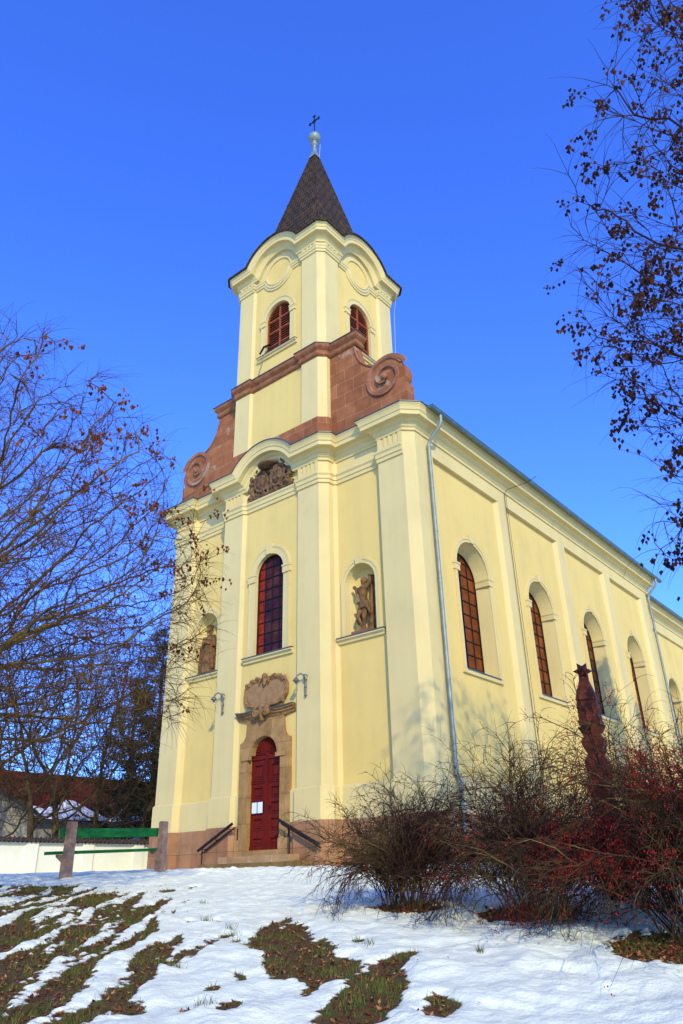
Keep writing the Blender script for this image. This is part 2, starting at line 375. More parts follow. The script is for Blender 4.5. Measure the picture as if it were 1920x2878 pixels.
def ground_z(x,y):
    x=np.asarray(x,dtype=float); y=np.asarray(y,dtype=float)
    b=gbase(x,y); m=bare(x,y)
    sn=1/(1+np.exp(m*42))
    u=(x-17.23)*-.632+(y+17)*.775
    lump=fbm(x*.9,y*.9,4)*.05+fbm(x*2.4,y*2.4,3)*.044+fbm(x*8,y*8,3)*.008*(1+fbm(x*.7,y*.7,2)*2)
    crest=np.exp(-((u-17.2)/2.6)**2)
    lump=lump+np.abs(fbm(x*2.4+8,y*2.4,3))*.085*crest
    near=np.clip((60-np.hypot(x-10,y+6))/30,0,1)
    return b+(lump*(.35+.65*sn)+.045*(sn-.5))*near, sn
def build_ground():
    def axis(lo,hi,step,far):
        c=list(np.arange(lo,hi,step)); s=step; a=[lo]
        while a[-1]>far[0]: s*=1.25; a.append(a[-1]-s)
        b=[c[-1]]; s=step
        while b[-1]<far[1]: s*=1.25; b.append(b[-1]+s)
        return np.array(a[:0:-1]+c+b[1:])
    xs=axis(2.0,17.5,.03,(-420,420)); ys=axis(-14.6,-3.5,.03,(-420,600))
    X,Y=np.meshgrid(xs,ys); Z,S=ground_z(X,Y)
    nx,ny=len(xs),len(ys); vs=np.stack([X,Y,Z],-1).reshape(-1,3)
    idx=np.arange(nx*ny).reshape(ny,nx)
    fs=np.stack([idx[:-1,:-1],idx[:-1,1:],idx[1:,1:],idx[1:,:-1]],-1).reshape(-1,4)
    me=bpy.data.meshes.new('ground')
    me.vertices.add(len(vs)); me.vertices.foreach_set('co',vs.ravel())
    me.loops.add(fs.size); me.loops.foreach_set('vertex_index',fs.ravel().astype(np.int32))
    me.polygons.add(len(fs)); me.polygons.foreach_set('loop_start',np.arange(0,fs.size,4,dtype=np.int32)); me.polygons.foreach_set('loop_total',np.full(len(fs),4,dtype=np.int32))
    me.polygons.foreach_set('use_smooth',np.ones(len(fs),bool)); me.update(calc_edges=True)
    at=me.attributes.new('snow','FLOAT','POINT'); at.data.foreach_set('value',S.ravel().astype(np.float32))
    m,n,l,b=newmat('snow_over_turf')
    a=n.new('ShaderNodeAttribute'); a.attribute_name='snow'
    t=noise(n,l,9,6,0.7); r=ramp(n,[(0.3,(0.05,0.02,0.008)),(0.48,(0.11,0.05,0.015)),(0.57,(0.07,0.065,0.010)),(0.74,(0.085,0.11,0.014))]); l.new(t.outputs[0],r.inputs[0])
    t2=noise(n,l,30,4,0.7); ad=n.new('ShaderNodeMath'); ad.operation='MULTIPLY_ADD'; l.new(t2.outputs[0],ad.inputs[0]); ad.inputs[1].default_value=0.5; ad.inputs[2].default_value=-0.25
    sm=n.new('ShaderNodeMath'); sm.operation='ADD'; l.new(a.outputs['Fac'],sm.inputs[0]); l.new(ad.outputs[0],sm.inputs[1])
    rr=ramp(n,[(0.45,(0,0,0)),(0.6,(1,1,1))]); l.new(sm.outputs[0],rr.inputs[0])
    t3=noise(n,l,1.7,5,0.6); r3=ramp(n,[(0.3,(0.79,0.79,0.55)),(0.7,(0.86,0.86,0.60))]); l.new(t3.outputs[0],r3.inputs[0])
    mx=n.new('ShaderNodeMix'); mx.data_type='RGBA'; l.new(rr.outputs[0],mx.inputs[0]); l.new(r.outputs[0],mx.inputs[6]); l.new(r3.outputs[0],mx.inputs[7]); l.new(mx.outputs[2],b.inputs['Base Color'])
    b.inputs['Roughness'].default_value=0.7; b.inputs['Specular IOR Level'].default_value=0.2
    t4=noise(n,l,22,5,0.65); bump(n,l,b,t4.outputs[0],0.5,0.04)
    me.materials.append(m); o=bpy.data.objects.new('ground',me); COL.objects.link(o); tag(o,kind='structure')
    return o
build_ground()
def gz(x,y): return float(ground_z(np.array([x]),np.array([y]))[0][0])

# ------------------------------------------------------------------ church
church=thing('church','pale yellow baroque church with brown pointed spire and red sandstone volutes','church',(0,0,-.5))
XS=6.01
half=[(1.28,.12),(1.40,0),(2.37,0),(2.62,.25),(2.62,.46),(2.73,.57),(4.55,.57),(4.69,.35),(5.71,.35),(6.01,.65)]
full=[(-x,y) for x,y in half[::-1]]+half            # left to right
F0=Fr((0,.12,0),(1,0,0),(0,-1,0))                    # centre panel
FB=Fr((0,.57,0),(1,0,0),(0,-1,0))                    # side bays
WINC=0.0
# --- front wall
wall=MB(); plinth=MB(); sbase=MB()
n=len(full)
for i in range(n-1):
    a,b=full[i],full[i+1]; mid=((a[0]+b[0])/2,(a[1]+b[1])/2)
    A=lambda p,z:V((p[0],p[1],z))
    iscen=abs(mid[0])<.1; isbay=2.73<abs(mid[0])<4.55 and abs(mid[1]-.57)<1e-6
    if iscen:
        outer=[(-1.28,-.6),(1.28,-.6),(1.28,13.2)]+[(1.28*math.cos(PI*k/16),13.2+.55*math.sin(PI*k/16)) for k in range(1,16)]+[(-1.28,13.2)]
        win=arch(0,5.93,8.83,.68); dr=[(-.74,-.55),(.74,-.55),(.74,2.76),(.60,2.76)]+[(.60*math.cos(PI*k/14),2.76+.57*math.sin(PI*k/14)) for k in range(1,14)]+[(-.60,2.76),(-.74,2.76)]
        plate(wall,F0,outer,[win,dr],0,'panel'); rim(wall,F0,win,0,-.18,'trim')
    elif isbay:
        s=1 if mid[0]>0 else -1; c=3.62*s if s>0 else -3.70
        nh=arch(c,5.95,7.68,.60)
        plate(wall,FB,rect(min(a[0],b[0]),max(a[0],b[0]),1.55,11.5),[nh],0,'panel')
        wall.quad(A(a,11.5),A(b,11.5),A(b,13.2),A(a,13.2),'trim')
        # niche hollow
        vs=[];fs=[];k=14;zz=[5.95,7.68]
        prof=[(1,0,5.95),(1,0,7.68)]+[(math.cos(q*PI/16),0,7.68+.6*math.sin(q*PI/16)) for q in range(1,9)]
        for (rr,_,z) in prof:
            for j in range(k+1):
                th=PI*j/k; vs.append((c+.6*rr*math.cos(th),.57+.6*rr*math.sin(th)*1.05,z))
        for q in range(len(prof)-1):
            for j in range(k): fs.append((q*(k+1)+j,q*(k+1)+j+1,(q+1)*(k+1)+j+1,(q+1)*(k+1)+j))
        wall.mesh(vs,fs,'trim')
        wall.face([(c+.6*math.cos(PI*j/k),.57+.63*math.sin(PI*j/k),5.952) for j in range(k+1)],'trim')
    else:
        wall.quad(A(a,1.55),A(b,1.55),A(b,13.2),A(a,13.2),'trim')
# plinths as sweeps along the plan (interrupted at the door)
def plan_path(pts,z): return [V((x,y,z)) for x,y in pts]
side_end=(XS,22.0)
Lp=[(-XS,6.0)]+[(-x,y) for x,y in half[::-1]]+[(-1.05,.12)]
Rp=[(1.05,.12)]+half+[side_end]
for P_ in (Lp,Rp):
    pp=plan_path(P_,0); oo=plan_outs(pp)
    sweep(plinth,pp,oo,[(.05,.66),(.07,.68),(.07,1.56),(.0,1.62)],'trim')
    sweep(sbase,pp,oo,[(.10,-1.2),(.10,.64),(.085,.70),(0,.705)],'base')
front=wall.build('front_wall',church); plinth.build('plinth',church); sbase.build('stone_base',church)
# --- architrave moulding, flutes, cornice
arc_m=[(0,0),(.05,.01),(.05,.13),(.085,.15),(.085,.27),(.13,.33),(.13,.39),(0,.41)]
arch_mb=MB(); ap=plan_path([(-XS,3)]+[(-x,y) for x,y in half[::-1]]+half[:-1],11.48)
sweep(arch_mb,ap,plan_outs(ap),arc_m,'trim')
def flutes(mb,F,u0,u1,z0,z1,k,w):
    holes=[]; step=(u1-u0)/(k+1.0)
    for q in range(k):
        c=u0+step*(q+1); holes.append(arch(c,z0+.09,z1-.16,.055,6))
    slab(mb,F,rect(u0,u1,z0,z1),holes,0,w,'trim')
FP=Fr((0,0,0),(1,0,0),(0,-1,0)); FC=Fr((0,.35,0),(1,0,0),(0,-1,0))
for s in (-1,1):
    flutes(arch_mb,FP,min(1.42*s,2.36*s),max(1.42*s,2.36*s),11.9,12.5,4,.035)
    flutes(arch_mb,FC,min(4.71*s,5.70*s),max(4.71*s,5.70*s),11.9,12.5,4,.035)
arch_mb.build('architrave',church)
def arcpts(hw,rise,z,y,n=28):      # eyebrow arch from left to right
    Rr=(hw*hw+rise*rise)/(2*rise); zc=z+rise-Rr; a=math.asin(hw/Rr)
    return [V((Rr*math.sin(-a+2*a*i/n),y,zc+Rr*math.cos(-a+2*a*i/n))) for i in range(n+1)]
CZ=13.10
cor=[(a_*.9 if a_>0 else a_,b_) for a_,b_ in [(-.2,-.74),(.05,-.74),(.07,-.66),(.12,-.62),(.14,-.52),(.24,-.46),(.28,-.42),(.47,-.40),(.47,-.26),(.50,-.24),(.52,-.16),(.56,-.08),(.59,-.05),(.59,0),(-.2,.03)]]
leadp=[(.54,-.015),(.56,-.015),(.56,.022),(-.2,.06)]
AW,AR=1.52,.74
cl=[(-XS,4),(-XS,.65),(-5.71,.35),(-4.72,.35),(-4.72,.57),(-2.62,.57),(-2.62,.25),(-2.37,0)]
cpath=plan_path(cl,CZ)+arcpts(AW,AR,CZ,0)+plan_path([(-x,y) for x,y in cl[::-1][:-1]]+[(XS,22.25)],CZ)
couts=[]
for a,b in zip(cpath[:-1],cpath[1:]):
    t=(b-a); 
    if abs(t.x)<1e-6 and abs(t.y)>0: couts.append(V((1 if t.y>0 else -1,0,0)))
    else: h=V((t.x,t.y,0)).normalized(); couts.append(V((h.y,-h.x,0)))
fix={}
for i,p in enumerate(cpath):      # the chamfered corners of the cornice are nearly square
    for (x,y,fo,ft) in ((XS,.65,(1,0,0),(0,-1,0)),(5.71,.35,(0,-1,0),(1,0,0)),(2.37,0,(0,-1,0),(1,0,0)),(2.62,.25,(1,0,0),(0,-1,0))):
        for s in (-1,1):
            if abs(p.x-x*s)<1e-4 and abs(p.y-y)<1e-4: fix[i]=((fo[0]*s,fo[1],0),(ft[0]*s,ft[1],0),.65 if x>5 else .85)
cm=MB(); sweep(cm,cpath,couts,cor,'trim',fix=fix); cornice=cm.build('main_cornice',church)
lm=MB(); sweep(lm,cpath,couts,leadp,'lead',fix=fix); lm.build('cornice_flashing',cornice)
# --- surrounds
def surround(F,c,z0,spring,ri,ro,w,mb,key=True,sill=None,impost=True,rise=None):
    slab(mb,F,[(c-ro,z0),(c+ro,z0)]+arch(c,z0,spring,ro)[2:],[arch(c,z0,spring,ri)],0,w,'trim')
    slab(mb,F,[(c-ro+.02,z0+.01),(c+ro-.02,z0+.01)]+arch(c,z0,spring,ro-.02)[2:],[[(c-ro+.08,z0+.012),(c+ro-.08,z0+.012)]+arch(c,z0,spring,ro-.08)[2:]],w,w+.02,'trim')
    if key: slab(mb,F,[(c-.11,spring+ri-.02),(c+.11,spring+ri-.02),(c+.15,spring+ro+.07),(c-.15,spring+ro+.07)],[],0,w+.07,'trim')
    if impost:
        for s in (-1,1):
            u0,u1=sorted((c+s*(ri-.01),c+s*(ro+.03)))
            fbox(mb,F,u0,u1,spring-.22,spring+.06,-.02,w+.045,'trim')
            fbox(mb,F,u0-.015,u1+.015,spring+.0,spring+.063,-.02,w+.065,'trim')
    if sill:
        u0,u1=sill
        sweep(mb,[F.p(u0,z0,0),F.p(u1,z0,0)],[F.N],[(0,-.19),(.07,-.18),(.08,-.10),(.15,-.07),(.15,-.02),(0,.0)],'trim')
def sill_lead(F,u0,u1,z,mb): sweep(mb,[F.p(u0,z,0),F.p(u1,z,0)],[F.N],[(.155,-.03),(.165,-.03),(.165,.006),(-.02,.02)],'lead')
def glass_mat(name,c1,c2,c3):
    m,n,l,b=newmat(name); t=noise(n,l,1.6,4,0.6); r=ramp(n,[(.32,c1),(.5,c2),(.7,c3)]); l.new(t.outputs[0],r.inputs[0]); l.new(r.outputs[0],b.inputs['Base Color'])
    b.inputs['Roughness'].default_value=.16; b.inputs['Specular IOR Level'].default_value=.16
    t2=noise(n,l,3.5,2); bump(n,l,b,t2.outputs[0],.3,.03); return m
MT['pane_red_lit']=glass_mat('red_lit_pane',(0.05,0.003,0.002),(0.20,0.011,0.003),(0.34,0.030,0.005))  # reflection on the left of the front glass, painted as a redder pane
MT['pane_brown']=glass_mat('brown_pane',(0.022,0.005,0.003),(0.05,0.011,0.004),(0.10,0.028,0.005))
MT['pane_plum_shade']=glass_mat('plum_shade_pane',(0.018,0.004,0.006),(0.035,0.007,0.008),(0.06,0.012,0.010))  # dark side of the glass, its shade put into the pane colour
MT['pane_amber_lit']=glass_mat('amber_lit_pane',(0.085,0.014,0.003),(0.15,0.029,0.005),(0.20,0.048,0.008))  # sunlit side of the glass, put into the pane colour
def glazed(F,c,z0,spring,r,depth,nu,hz,parent,gmat,name='arched_window'):
    g=MB(); us=[c-r+2*r*i/nu for i in range(nu+1)]
    for i in range(nu):
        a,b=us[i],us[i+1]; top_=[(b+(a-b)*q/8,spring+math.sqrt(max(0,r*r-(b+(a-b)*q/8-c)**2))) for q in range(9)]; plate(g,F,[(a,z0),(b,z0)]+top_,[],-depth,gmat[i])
    w=g.build(name,parent)
    bmb=MB(); top=spring+r
    for i in range(0,nu+1):
        u=c-r+2*r*i/nu; uu=min(max(u,c-r+.02),c+r-.02); h=spring+math.sqrt(max(0,r*r-(uu-c)**2))
        fbox(bmb,F,uu-.012,uu+.012,z0,h,-depth+.003,-depth+.03,'iron')
    z=z0+hz
    while z<top-.05:
        hw=r if z<spring else math.sqrt(max(0,r*r-(z-spring)**2)); fbox(bmb,F,c-hw,c+hw,z-.012,z+.012,-depth+.004,-depth+.034,'iron'); z+=hz
    ring=arch(c,z0,spring,r-.001)
    slab(bmb,F,ring,[arch(c,z0+.03,spring,r-.035)],-depth+.002,-depth+.045,'iron')
    bmb.build('glazing_bars',w); return w
# centre window
cw=glazed(F0,0,5.93,8.83,.68,.13,4,.395,church,['pane_red_lit','pane_brown','pane_brown','pane_plum_shade'],'front_window')  # pane colours imitate the bright left and dark right of the glass
sm=MB(); surround(F0,0,5.93,8.83,.68,1.0,.06,sm,sill=(-1.14,1.14)); sm.build('window_surround',cw)
lm=MB(); sill_lead(F0,-1.15,1.15,5.935,lm); lm.build('window_sill',cw)
# niches
for c in (-3.70,3.62):
    nm=MB(); surround(FB,c,5.95,7.68,.60,.79,.05,nm,sill=(c-.93,min(c+.90,4.54)),impost=False)
    nb=nm.build('niche_surround',church)
    lm=MB(); sill_lead(FB,c-.94,min(c+.91,4.545),5.955,lm); lm.build('niche_sill',nb)
# --- portal
pm=MB()
drh=[(-.70,-.40),(.70,-.40),(.70,2.70),(.56,2.74)]+[(.56*math.cos(PI*k/14),2.74+.52*math.sin(PI*k/14)) for k in range(1,14)]+[(-.56,2.74),(-.70,2.70)]
def conc(x0,z0,x1,z1,n=7):      # concave quarter from outer shoulder to neck
    return [(x1+(x0-x1)*(1-math.sin(PI/2*i/n)),z0+(z1-z0)*(1-math.cos(PI/2*i/n))) for i in range(n+1)]
rs=[(1.10,3.14)]+conc(1.07,3.16,.83,3.52)+[(.81,3.95)]
outer=[(-1.10,-.40),(1.10,-.40)]+rs+[(-x,z) for x,z in rs[::-1]]
slab(pm,F0,outer,[drh],0,.10,'sand'); rim(pm,F0,drh,-.0,-.10,'sand')
ring=[(.80*math.cos(PI*k/18),2.72+.80*math.sin(PI*k/18)) for k in range(19)]
slab(pm,F0,[(.80,2.62)]+ring+[(-.80,2.62),(-.60,2.62)]+[(.58*math.cos(PI-PI*k/14),2.74+.54*math.sin(PI-PI*k/14)) for k in range(0,15)]+[(.60,2.62)],[],.10,.135,'sand')
for s in (-1,1):
    u0,u1=sorted((.71*s,.93*s)); fbox(pm,F0,u0,u1,-.05,2.62,.10,.125,'sand')
    u0,u1=sorted((.70*s,1.15*s)); fbox(pm,F0,u0,u1,-.42,.30,.10,.16,'sand')
    u0,u1=sorted((.55*s,.93*s)); fbox(pm,F0,u0,u1,2.60,2.72,.10,.17,'sand')
fbox(pm,F0,-.70,.70,-.16,0,-.1,.17,'sand')
slab(pm,F0,[(-.14,3.30),(.14,3.30),(.19,3.93),(-.19,3.93)],[],.10,.13,'sand')
portal=pm.build('door_portal',church)
hm=MB(); hp=[]
for i in range(25):
    x=-1.24+2.48*i/24; hp.append(V((x,.12-.10*math.cos(x/1.24*PI/2),4.12-.07*math.sin(abs(x)/1.24*PI)+.03*(1-abs(x)/1.24))))
ho=[V((0,-1,0))]*24
sweep(hm,hp,ho,[(0,-.24),(.05,-.24),(.07,-.17),(.13,-.14),(.13,-.09),(.20,-.06),(.22,0),(0,.02)],'carved')
hood=hm.build('portal_hood',portal)
lm=MB(); sweep(lm,hp,ho,[(.225,-.02),(.24,-.02),(.24,.012),(0,.03)],'lead'); lm.build('hood_flashing',hood)
def spiral(mb,F,c,z,r0,turns,w0,w1,thick,mat,s=1,n=40,a0=0):
    pts=[];rad=[]
    for i in range(n+1):
        t=i/n; r=r0*(1-.86*t); th=a0+s*2*PI*turns*t; pts.append(F.p(c+r*math.cos(th),z+r*math.sin(th),w0+(w1-w0)*t)); rad.append(thick*(1-.55*t))
    tube(mb,pts,rad,6,mat)
vm=MB()
for s in (-1,1):
    for dz in (0,.06): spiral(vm,F0,.21*s,4.0,.15,1.6,.24+dz,.30+dz,.045,'carved',s=-s,a0=PI/2)
    sphere(vm,F0.p(.21*s,4.0,.22),.14,'carved',10,(1,.9,1)); sphere(vm,F0.p(.21*s,4.0,.34),.05,'carved',8)
capsule(vm,F0.p(0,4.16,.25),F0.p(0,3.80,.22),.13,.09,'carved')
remesh_build(vm,'hood_scroll','carved',portal,.02,2)
# cartouche
cm=MB(); outl=[]
for k in range(48):
    th=2*PI*k/48; c,s=math.cos(th),math.sin(th)
    x=.96*math.copysign(abs(c)**.72,c); z=4.66+.45*math.copysign(abs(s)**.62,s)
    x*=1-.03*max(0,-s); outl.append((x,z))
m_,n_,l_,b_=newmat('inscribed_sandstone')
tt=noise(n_,l_,5,6,.65); rr_=ramp(n_,[(.3,(.22,.11,.038)),(.7,(.35,.20,.07))]); l_.new(tt.outputs[0],rr_.inputs[0]); l_.new(rr_.outputs[0],b_.inputs['Base Color']); b_.inputs['Roughness'].default_value=.9
tc_=n_.new('ShaderNodeTexCoord'); mp_=n_.new('ShaderNodeMapping'); mp_.inputs['Scale'].default_value=(22,1,7.5); l_.new(tc_.outputs['Object'],mp_.inputs[0]); t5=n_.new('ShaderNodeTexNoise'); t5.inputs['Scale'].default_value=1.0; l_.new(mp_.outputs[0],t5.inputs['Vector']); bump(n_,l_,b_,t5.outputs[0],.5,.02)
MT['inscr']=m_
slab(cm,F0,outl,[],0,.10,'inscr')
cart=cm.build('inscription_cartouche',church)
rm=MB(); rp=[F0.p(x,z,.10) for x,z in outl]+[F0.p(*outl[0],.10)]
tube(rm,rp,.045,6,'carved'); rp2=[F0.p(x*.88,4.66+(z-4.66)*.84,.10) for x,z in outl]; tube(rm,rp2+[rp2[0]],.022,6,'carved')
for s in (-1,1):
    spiral(rm,F0,.17*s,4.98,.13,1.5,.15,.2,.045,'carved',s=-s,a0=PI/2)
    for q in range(7):
        x=s*(.32+.09*q); sphere(rm,F0.p(x,5.13-.015*q-(.06 if q>4 else 0)+.03*math.sin(q*2.2),.11),.062+.012*(q%2),'carved',8)
    spiral(rm,F0,.86*s,4.98,.09,1.2,.12,.15,.03,'carved',s=s)
    spiral(rm,F0,.80*s,4.30,.08,1.2,.12,.15,.03,'carved',s=-s)
capsule(rm,F0.p(0,5.17,.14),F0.p(0,4.90,.16),.09,.06,'carved'); sphere(rm,F0.p(0,5.16,.15),.11,'carved',10)
remesh_build(rm,'cartouche_frame','carved',cart,.018,1)
# coat of arms
sm=MB()
def shield(c,z,w,h,tilt):
    pts=[]
    for k in range(24):
        th=2*PI*k/24; x=w*math.cos(th); y=h*math.sin(th)
        pts.append((c+x*math.cos(tilt)-y*math.sin(tilt),z+x*math.sin(tilt)+y*math.cos(tilt)))
    for w_,sc_ in ((.16,1.0),(.22,.75),(.25,.45)):
        vs=[F0.p(c+(a-c)*sc_,z+(b-z)*sc_,w_) for a,b in pts]; sm.mesh(vs+[F0.p(c,z,w_)],[tuple(range(24))],'carved')
    tube(sm,[F0.p(a,b,.18) for a,b in pts]+[F0.p(*pts[0],.18)],.045,6,'carved')
    sphere(sm,F0.p(c,z,.08),1,'carved',12,(w*.95,.18,h*.95))
    for q in range(4):
        sphere(sm,F0.p(c+(q%2-.5)*w*.7,z+(q//2-.5)*h*.7,.24),.06,'carved',8)
shield(-.42,12.50,.33,.42,R(14)); shield(.42,12.50,.33,.42,R(-14))
rg=random.Random(5)
for s in (-1,1):
    for (x,z,r_,tn,a) in ((.92,12.62,.17,1.3,0),(.86,12.30,.15,1.4,PI),(.98,12.02,.10,1.5,PI),(.70,12.95,.15,1.3,PI/2),(.20,12.98,.13,1.4,0),(.10,12.22,.13,1.3,PI),(.62,12.06,.13,1.2,0),(.30,12.02,.10,1.2,PI)):
        spiral(sm,F0,x*s,z,r_,tn,.10,.2,.06,'carved',s=s,a0=a if s>0 else PI-a)
    for q in range(24):
        a=rg.uniform(-.9,1.3); x=s*(.45+.55*math.cos(a)); z=12.5+.58*math.sin(a)
        sphere(sm,F0.p(x+rg.uniform(-.05,.05),z,rg.uniform(.06,.2)),rg.uniform(.05,.10),'carved',7)
    capsule(sm,F0.p(.6*s,11.93,.09),F0.p(1.02*s,11.96,.09),.07,.05,'carved'); spiral(sm,F0,1.10*s,12.02,.10,1.4,.09,.12,.04,'carved',s=s,a0=-PI/2)
for q in range(16): sphere(sm,F0.p(rg.uniform(-.35,.35),rg.uniform(12.0,12.95),rg.uniform(.05,.18)),rg.uniform(.06,.11),'carved',7)
capsule(sm,F0.p(-.5,11.95,.07),F0.p(.5,11.95,.07),.09,.09,'carved')
crest=remesh_build(sm,'coat_of_arms','carvedark',church,.022,1)
hb=MB(); lathe(hb,(0,.02,13.02),[(0,-.02),(.44,-.03),(.50,.02),(.46,.05),(.22,.08),(.20,.2),(.12,.26),(0,.27)],20,'carvedark')
hb.build('carved_hat',crest,True)
# --- door
FD=Fr((0,.12,0),(1,0,0),(0,-1,0)); dw=-.07
dm=MB(); fan=[(-.56,2.66),(.56,2.66)]+[(.56*math.cos(PI*k/14),2.74+.52*math.sin(PI*k/14)) for k in range(15)]
slab(dm,FD,fan,[],dw-.05,dw,'doorred'); fbox(dm,FD,-.70,.70,2.60,2.72,dw-.05,dw+.04,'doorred')
for k in range(15):
    th=PI*(k+.5)/15; c,s=math.cos(th),math.sin(th)
    a=FD.p(.09*c,2.74+.09*s,dw+.012); b=FD.p(.50*c,2.74+.46*s,dw+.018); tube(dm,[a,b],[.010,.034],5,'doorred')
sphere(dm,FD.p(0,2.74,dw),.08,'doorred',10)
door=dm.build('door',church)
plan=[(.10,.36),(.52,.90),(.98,1.36),(1.44,1.80),(2.00,2.46)]
for s in (-1,1):
    u0,u1=(-.70,-.004) if s<0 else (.004,.70)
    lf=MB(); holes=[rect(u0+.13,u1-.16 if s<0 else u1-.13,z0+.03,z1) if s<0 else rect(u0+.16,u1-.13,z0+.03,z1) for z0,z1 in plan]
    slab(lf,FD,rect(u0,u1,.0,2.60),holes,dw-.03,dw,'doorred'); plate(lf,FD,rect(u0,u1,0,2.60),[],dw-.03,'doorred')
    for h in holes:
        (a0,b0),(a1,_),(_,b1),_=h
        slab(lf,FD,h,[rect(a0+.03,a1-.03,b0+.03,b1-.03)],dw-.028,dw+.018,'doorred')
        vs=[FD.p(a0+.05,b0+.05,dw-.026),FD.p(a1-.05,b0+.05,dw-.026),FD.p(a1-.05,b1-.05,dw-.026),FD.p(a0+.05,b1-.05,dw-.026)]
        slab(lf,FD,rect(a0+.075,a1-.075,b0+.075,b1-.075),[],dw-.029,dw-.008,'doorred')
    fbox(lf,FD,u0,u1,.0,.11,dw,dw+.025,'doorred')
    for z in (1.90,1.96): fbox(lf,FD,u0,u1,z,z+.03,dw,dw+.022,'doorred')
    if s>0: fbox(lf,FD,-.05,.05,0,2.60,dw+.002,dw+.035,'doorred'); fbox(lf,FD,-.02,.02,0,2.60,dw+.035,dw+.055,'doorred')
    leaf=lf.build('door_leaf',door)
hd=MB(); fbox(hd,FD,.12,.16,1.02,1.26,dw,dw+.02,'iron'); tube(hd,[FD.p(.14,1.20,dw+.02),FD.p(.14,1.20,dw+.08),FD.p(.25,1.19,dw+.08)],.014,6,'iron',True); hd.build('door_handle',door)
nb=MB(); fbox(nb,FD,-.62,-.12,1.02,1.37,dw+.02,dw+.045,'iron'); nbo=nb.build('notice_board',door)
mp=simple('printed_notice',(0.70,0.72,0.70),0.6,0.10,60,0,stretch=(.6,1,9)); MT['notice']=mp
for u in (-.495,-.245):
    nb=MB(); fbox(nb,FD,u-.105,u+.105,1.04,1.35,dw+.045,dw+.05,'notice'); nb.build('notice_sheet',nbo)
# --- side wall
side=MB(); FS=Fr((XS,0,0),(0,1,0),(1,0,0)); PDEP=.15; FPn=Fr((XS-PDEP,0,0),(0,1,0),(1,0,0))
pans=[(1.65,6.08),(6.72,11.12),(11.85,16.12),(16.85,21.0)]; wcs=[3.80,8.86,13.86,18.82]
edges=[.65]+[e for p in pans for e in p]+[22.0]
for i in range(0,len(edges),2): side.quad(FS.p(edges[i],1.55),FS.p(edges[i+1],1.55),FS.p(edges[i+1],11.80),FS.p(edges[i],11.80),'trim')
side.quad(FS.p(.65,11.80),FS.p(22.0,11.80),FS.p(22.0,12.62),FS.p(.65,12.62),'trim')
side.quad(FS.p(.65,12.62,-.01),FS.p(22.0,12.62,-.01),FS.p(22.0,13.2,-.01),FS.p(.65,13.2,-.01),'trim')
WR,WZ0,WSP=1.03,4.86,8.33; GD=.50
for (y0,y1),c in zip(pans,wcs):
    hole=arch(c,WZ0,WSP,WR,24)
    plate(side,FPn,rect(y0+PDEP,y1-PDEP,1.5,11.80),[hole],0,'panel')
    for (a,b) in ((y0,y0+PDEP),(y1,y1-PDEP)): side.quad(FS.p(a,1.5),FPn.p(b,1.5),FPn.p(b,11.80),FS.p(a,11.80),'trim')
    side.quad(FS.p(y0,11.8),FS.p(y1,11.8),FPn.p(y1,11.8),FPn.p(y0,11.8),'trim')
    inner=arch(c,WZ0+.30,WSP-.15,WR-.06,24)
    for i in range(len(hole)):
        j=(i+1)%len(hole); side.quad(FPn.p(*hole[i],0),FPn.p(*hole[j],0),FPn.p(*inner[j],-GD),FPn.p(*inner[i],-GD),'trim')
side.quad((XS,22.0,-.6),(4.7,22.0,-.6),(4.7,22.0,13.2),(XS,22.0,13.2),'trim')
side.build('side_wall',church)
for c in wcs:
    w=glazed(FPn,c,WZ0+.30,WSP-.15,WR-.06,GD,4,.46,church,['pane_plum_shade','pane_plum_shade','pane_amber_lit','pane_amber_lit'],'side_window')  # near columns carry the jamb's shade as colour, far ones the sunlight
    sm=MB(); surround(FPn,c,WZ0,WSP,WR,1.21,.055,sm,impost=False)
    for s in (-1,1):
        u0,u1=sorted((c+s*(WR-.10),c+s*1.24)); fbox(sm,FPn,u0,u1,WSP-.24,WSP+.02,-GD+.05 if True else 0,.09,'trim'); fbox(sm,FPn,u0-.02,u1+.02,WSP-.04,WSP+.025,-GD+.06,.11,'trim')
    fbox(sm,FPn,c-1.23,c+1.23,WZ0-.13,WZ0+.004,-.02,.075,'trim')
    sm.build('window_surround',w)
    lm=MB(); sweep(lm,[FPn.p(c-1.03,WZ0,0),FPn.p(c+1.03,WZ0,0)],[V((1,0,0))],[(.085,-.015),(.10,-.015),(.10,.02),(-.06,.05)],'lead'); lm.build('window_sill',w)
# far side and back of the nave, and the narrower chancel
bk=MB(); box(bk,(-XS+.02,.9,-.8),(4.6,24,13.1),'panel'); bk.build('nave_core',church)
ch=MB(); FCh=Fr((4.85,0,0),(0,1,0),(1,0,0))
ch.quad(FCh.p(22,-.6),FCh.p(25.2,-.6),FCh.p(25.2,13.0),FCh.p(22,13.0),'trim'); ch.quad(FCh.p(25.2,11.6),FCh.p(33.4,11.6),FCh.p(33.4,13.0),FCh.p(25.2,13.0),'trim')
c5=27.9; hole=arch(c5,4.86,8.1,.95,20); plate(ch,FCh,rect(25.2,33.4,-.6,11.6),[hole],-.12,'panel')
ch.quad(FCh.p(25.2,-.6),FCh.p(25.2,11.6),FCh.p(25.2,11.6,-.12),FCh.p(25.2,-.6,-.12),'trim'); ch.quad(FCh.p(25.2,11.6),FCh.p(33.4,11.6),FCh.p(33.4,11.6,-.12),FCh.p(25.2,11.6,-.12),'trim')
rim(ch,FCh,hole,-.12,-.62,'trim'); ch.quad(FCh.p(33.4,-.6),FCh.p(36,-.6),FCh.p(36,13),FCh.p(33.4,13),'trim')
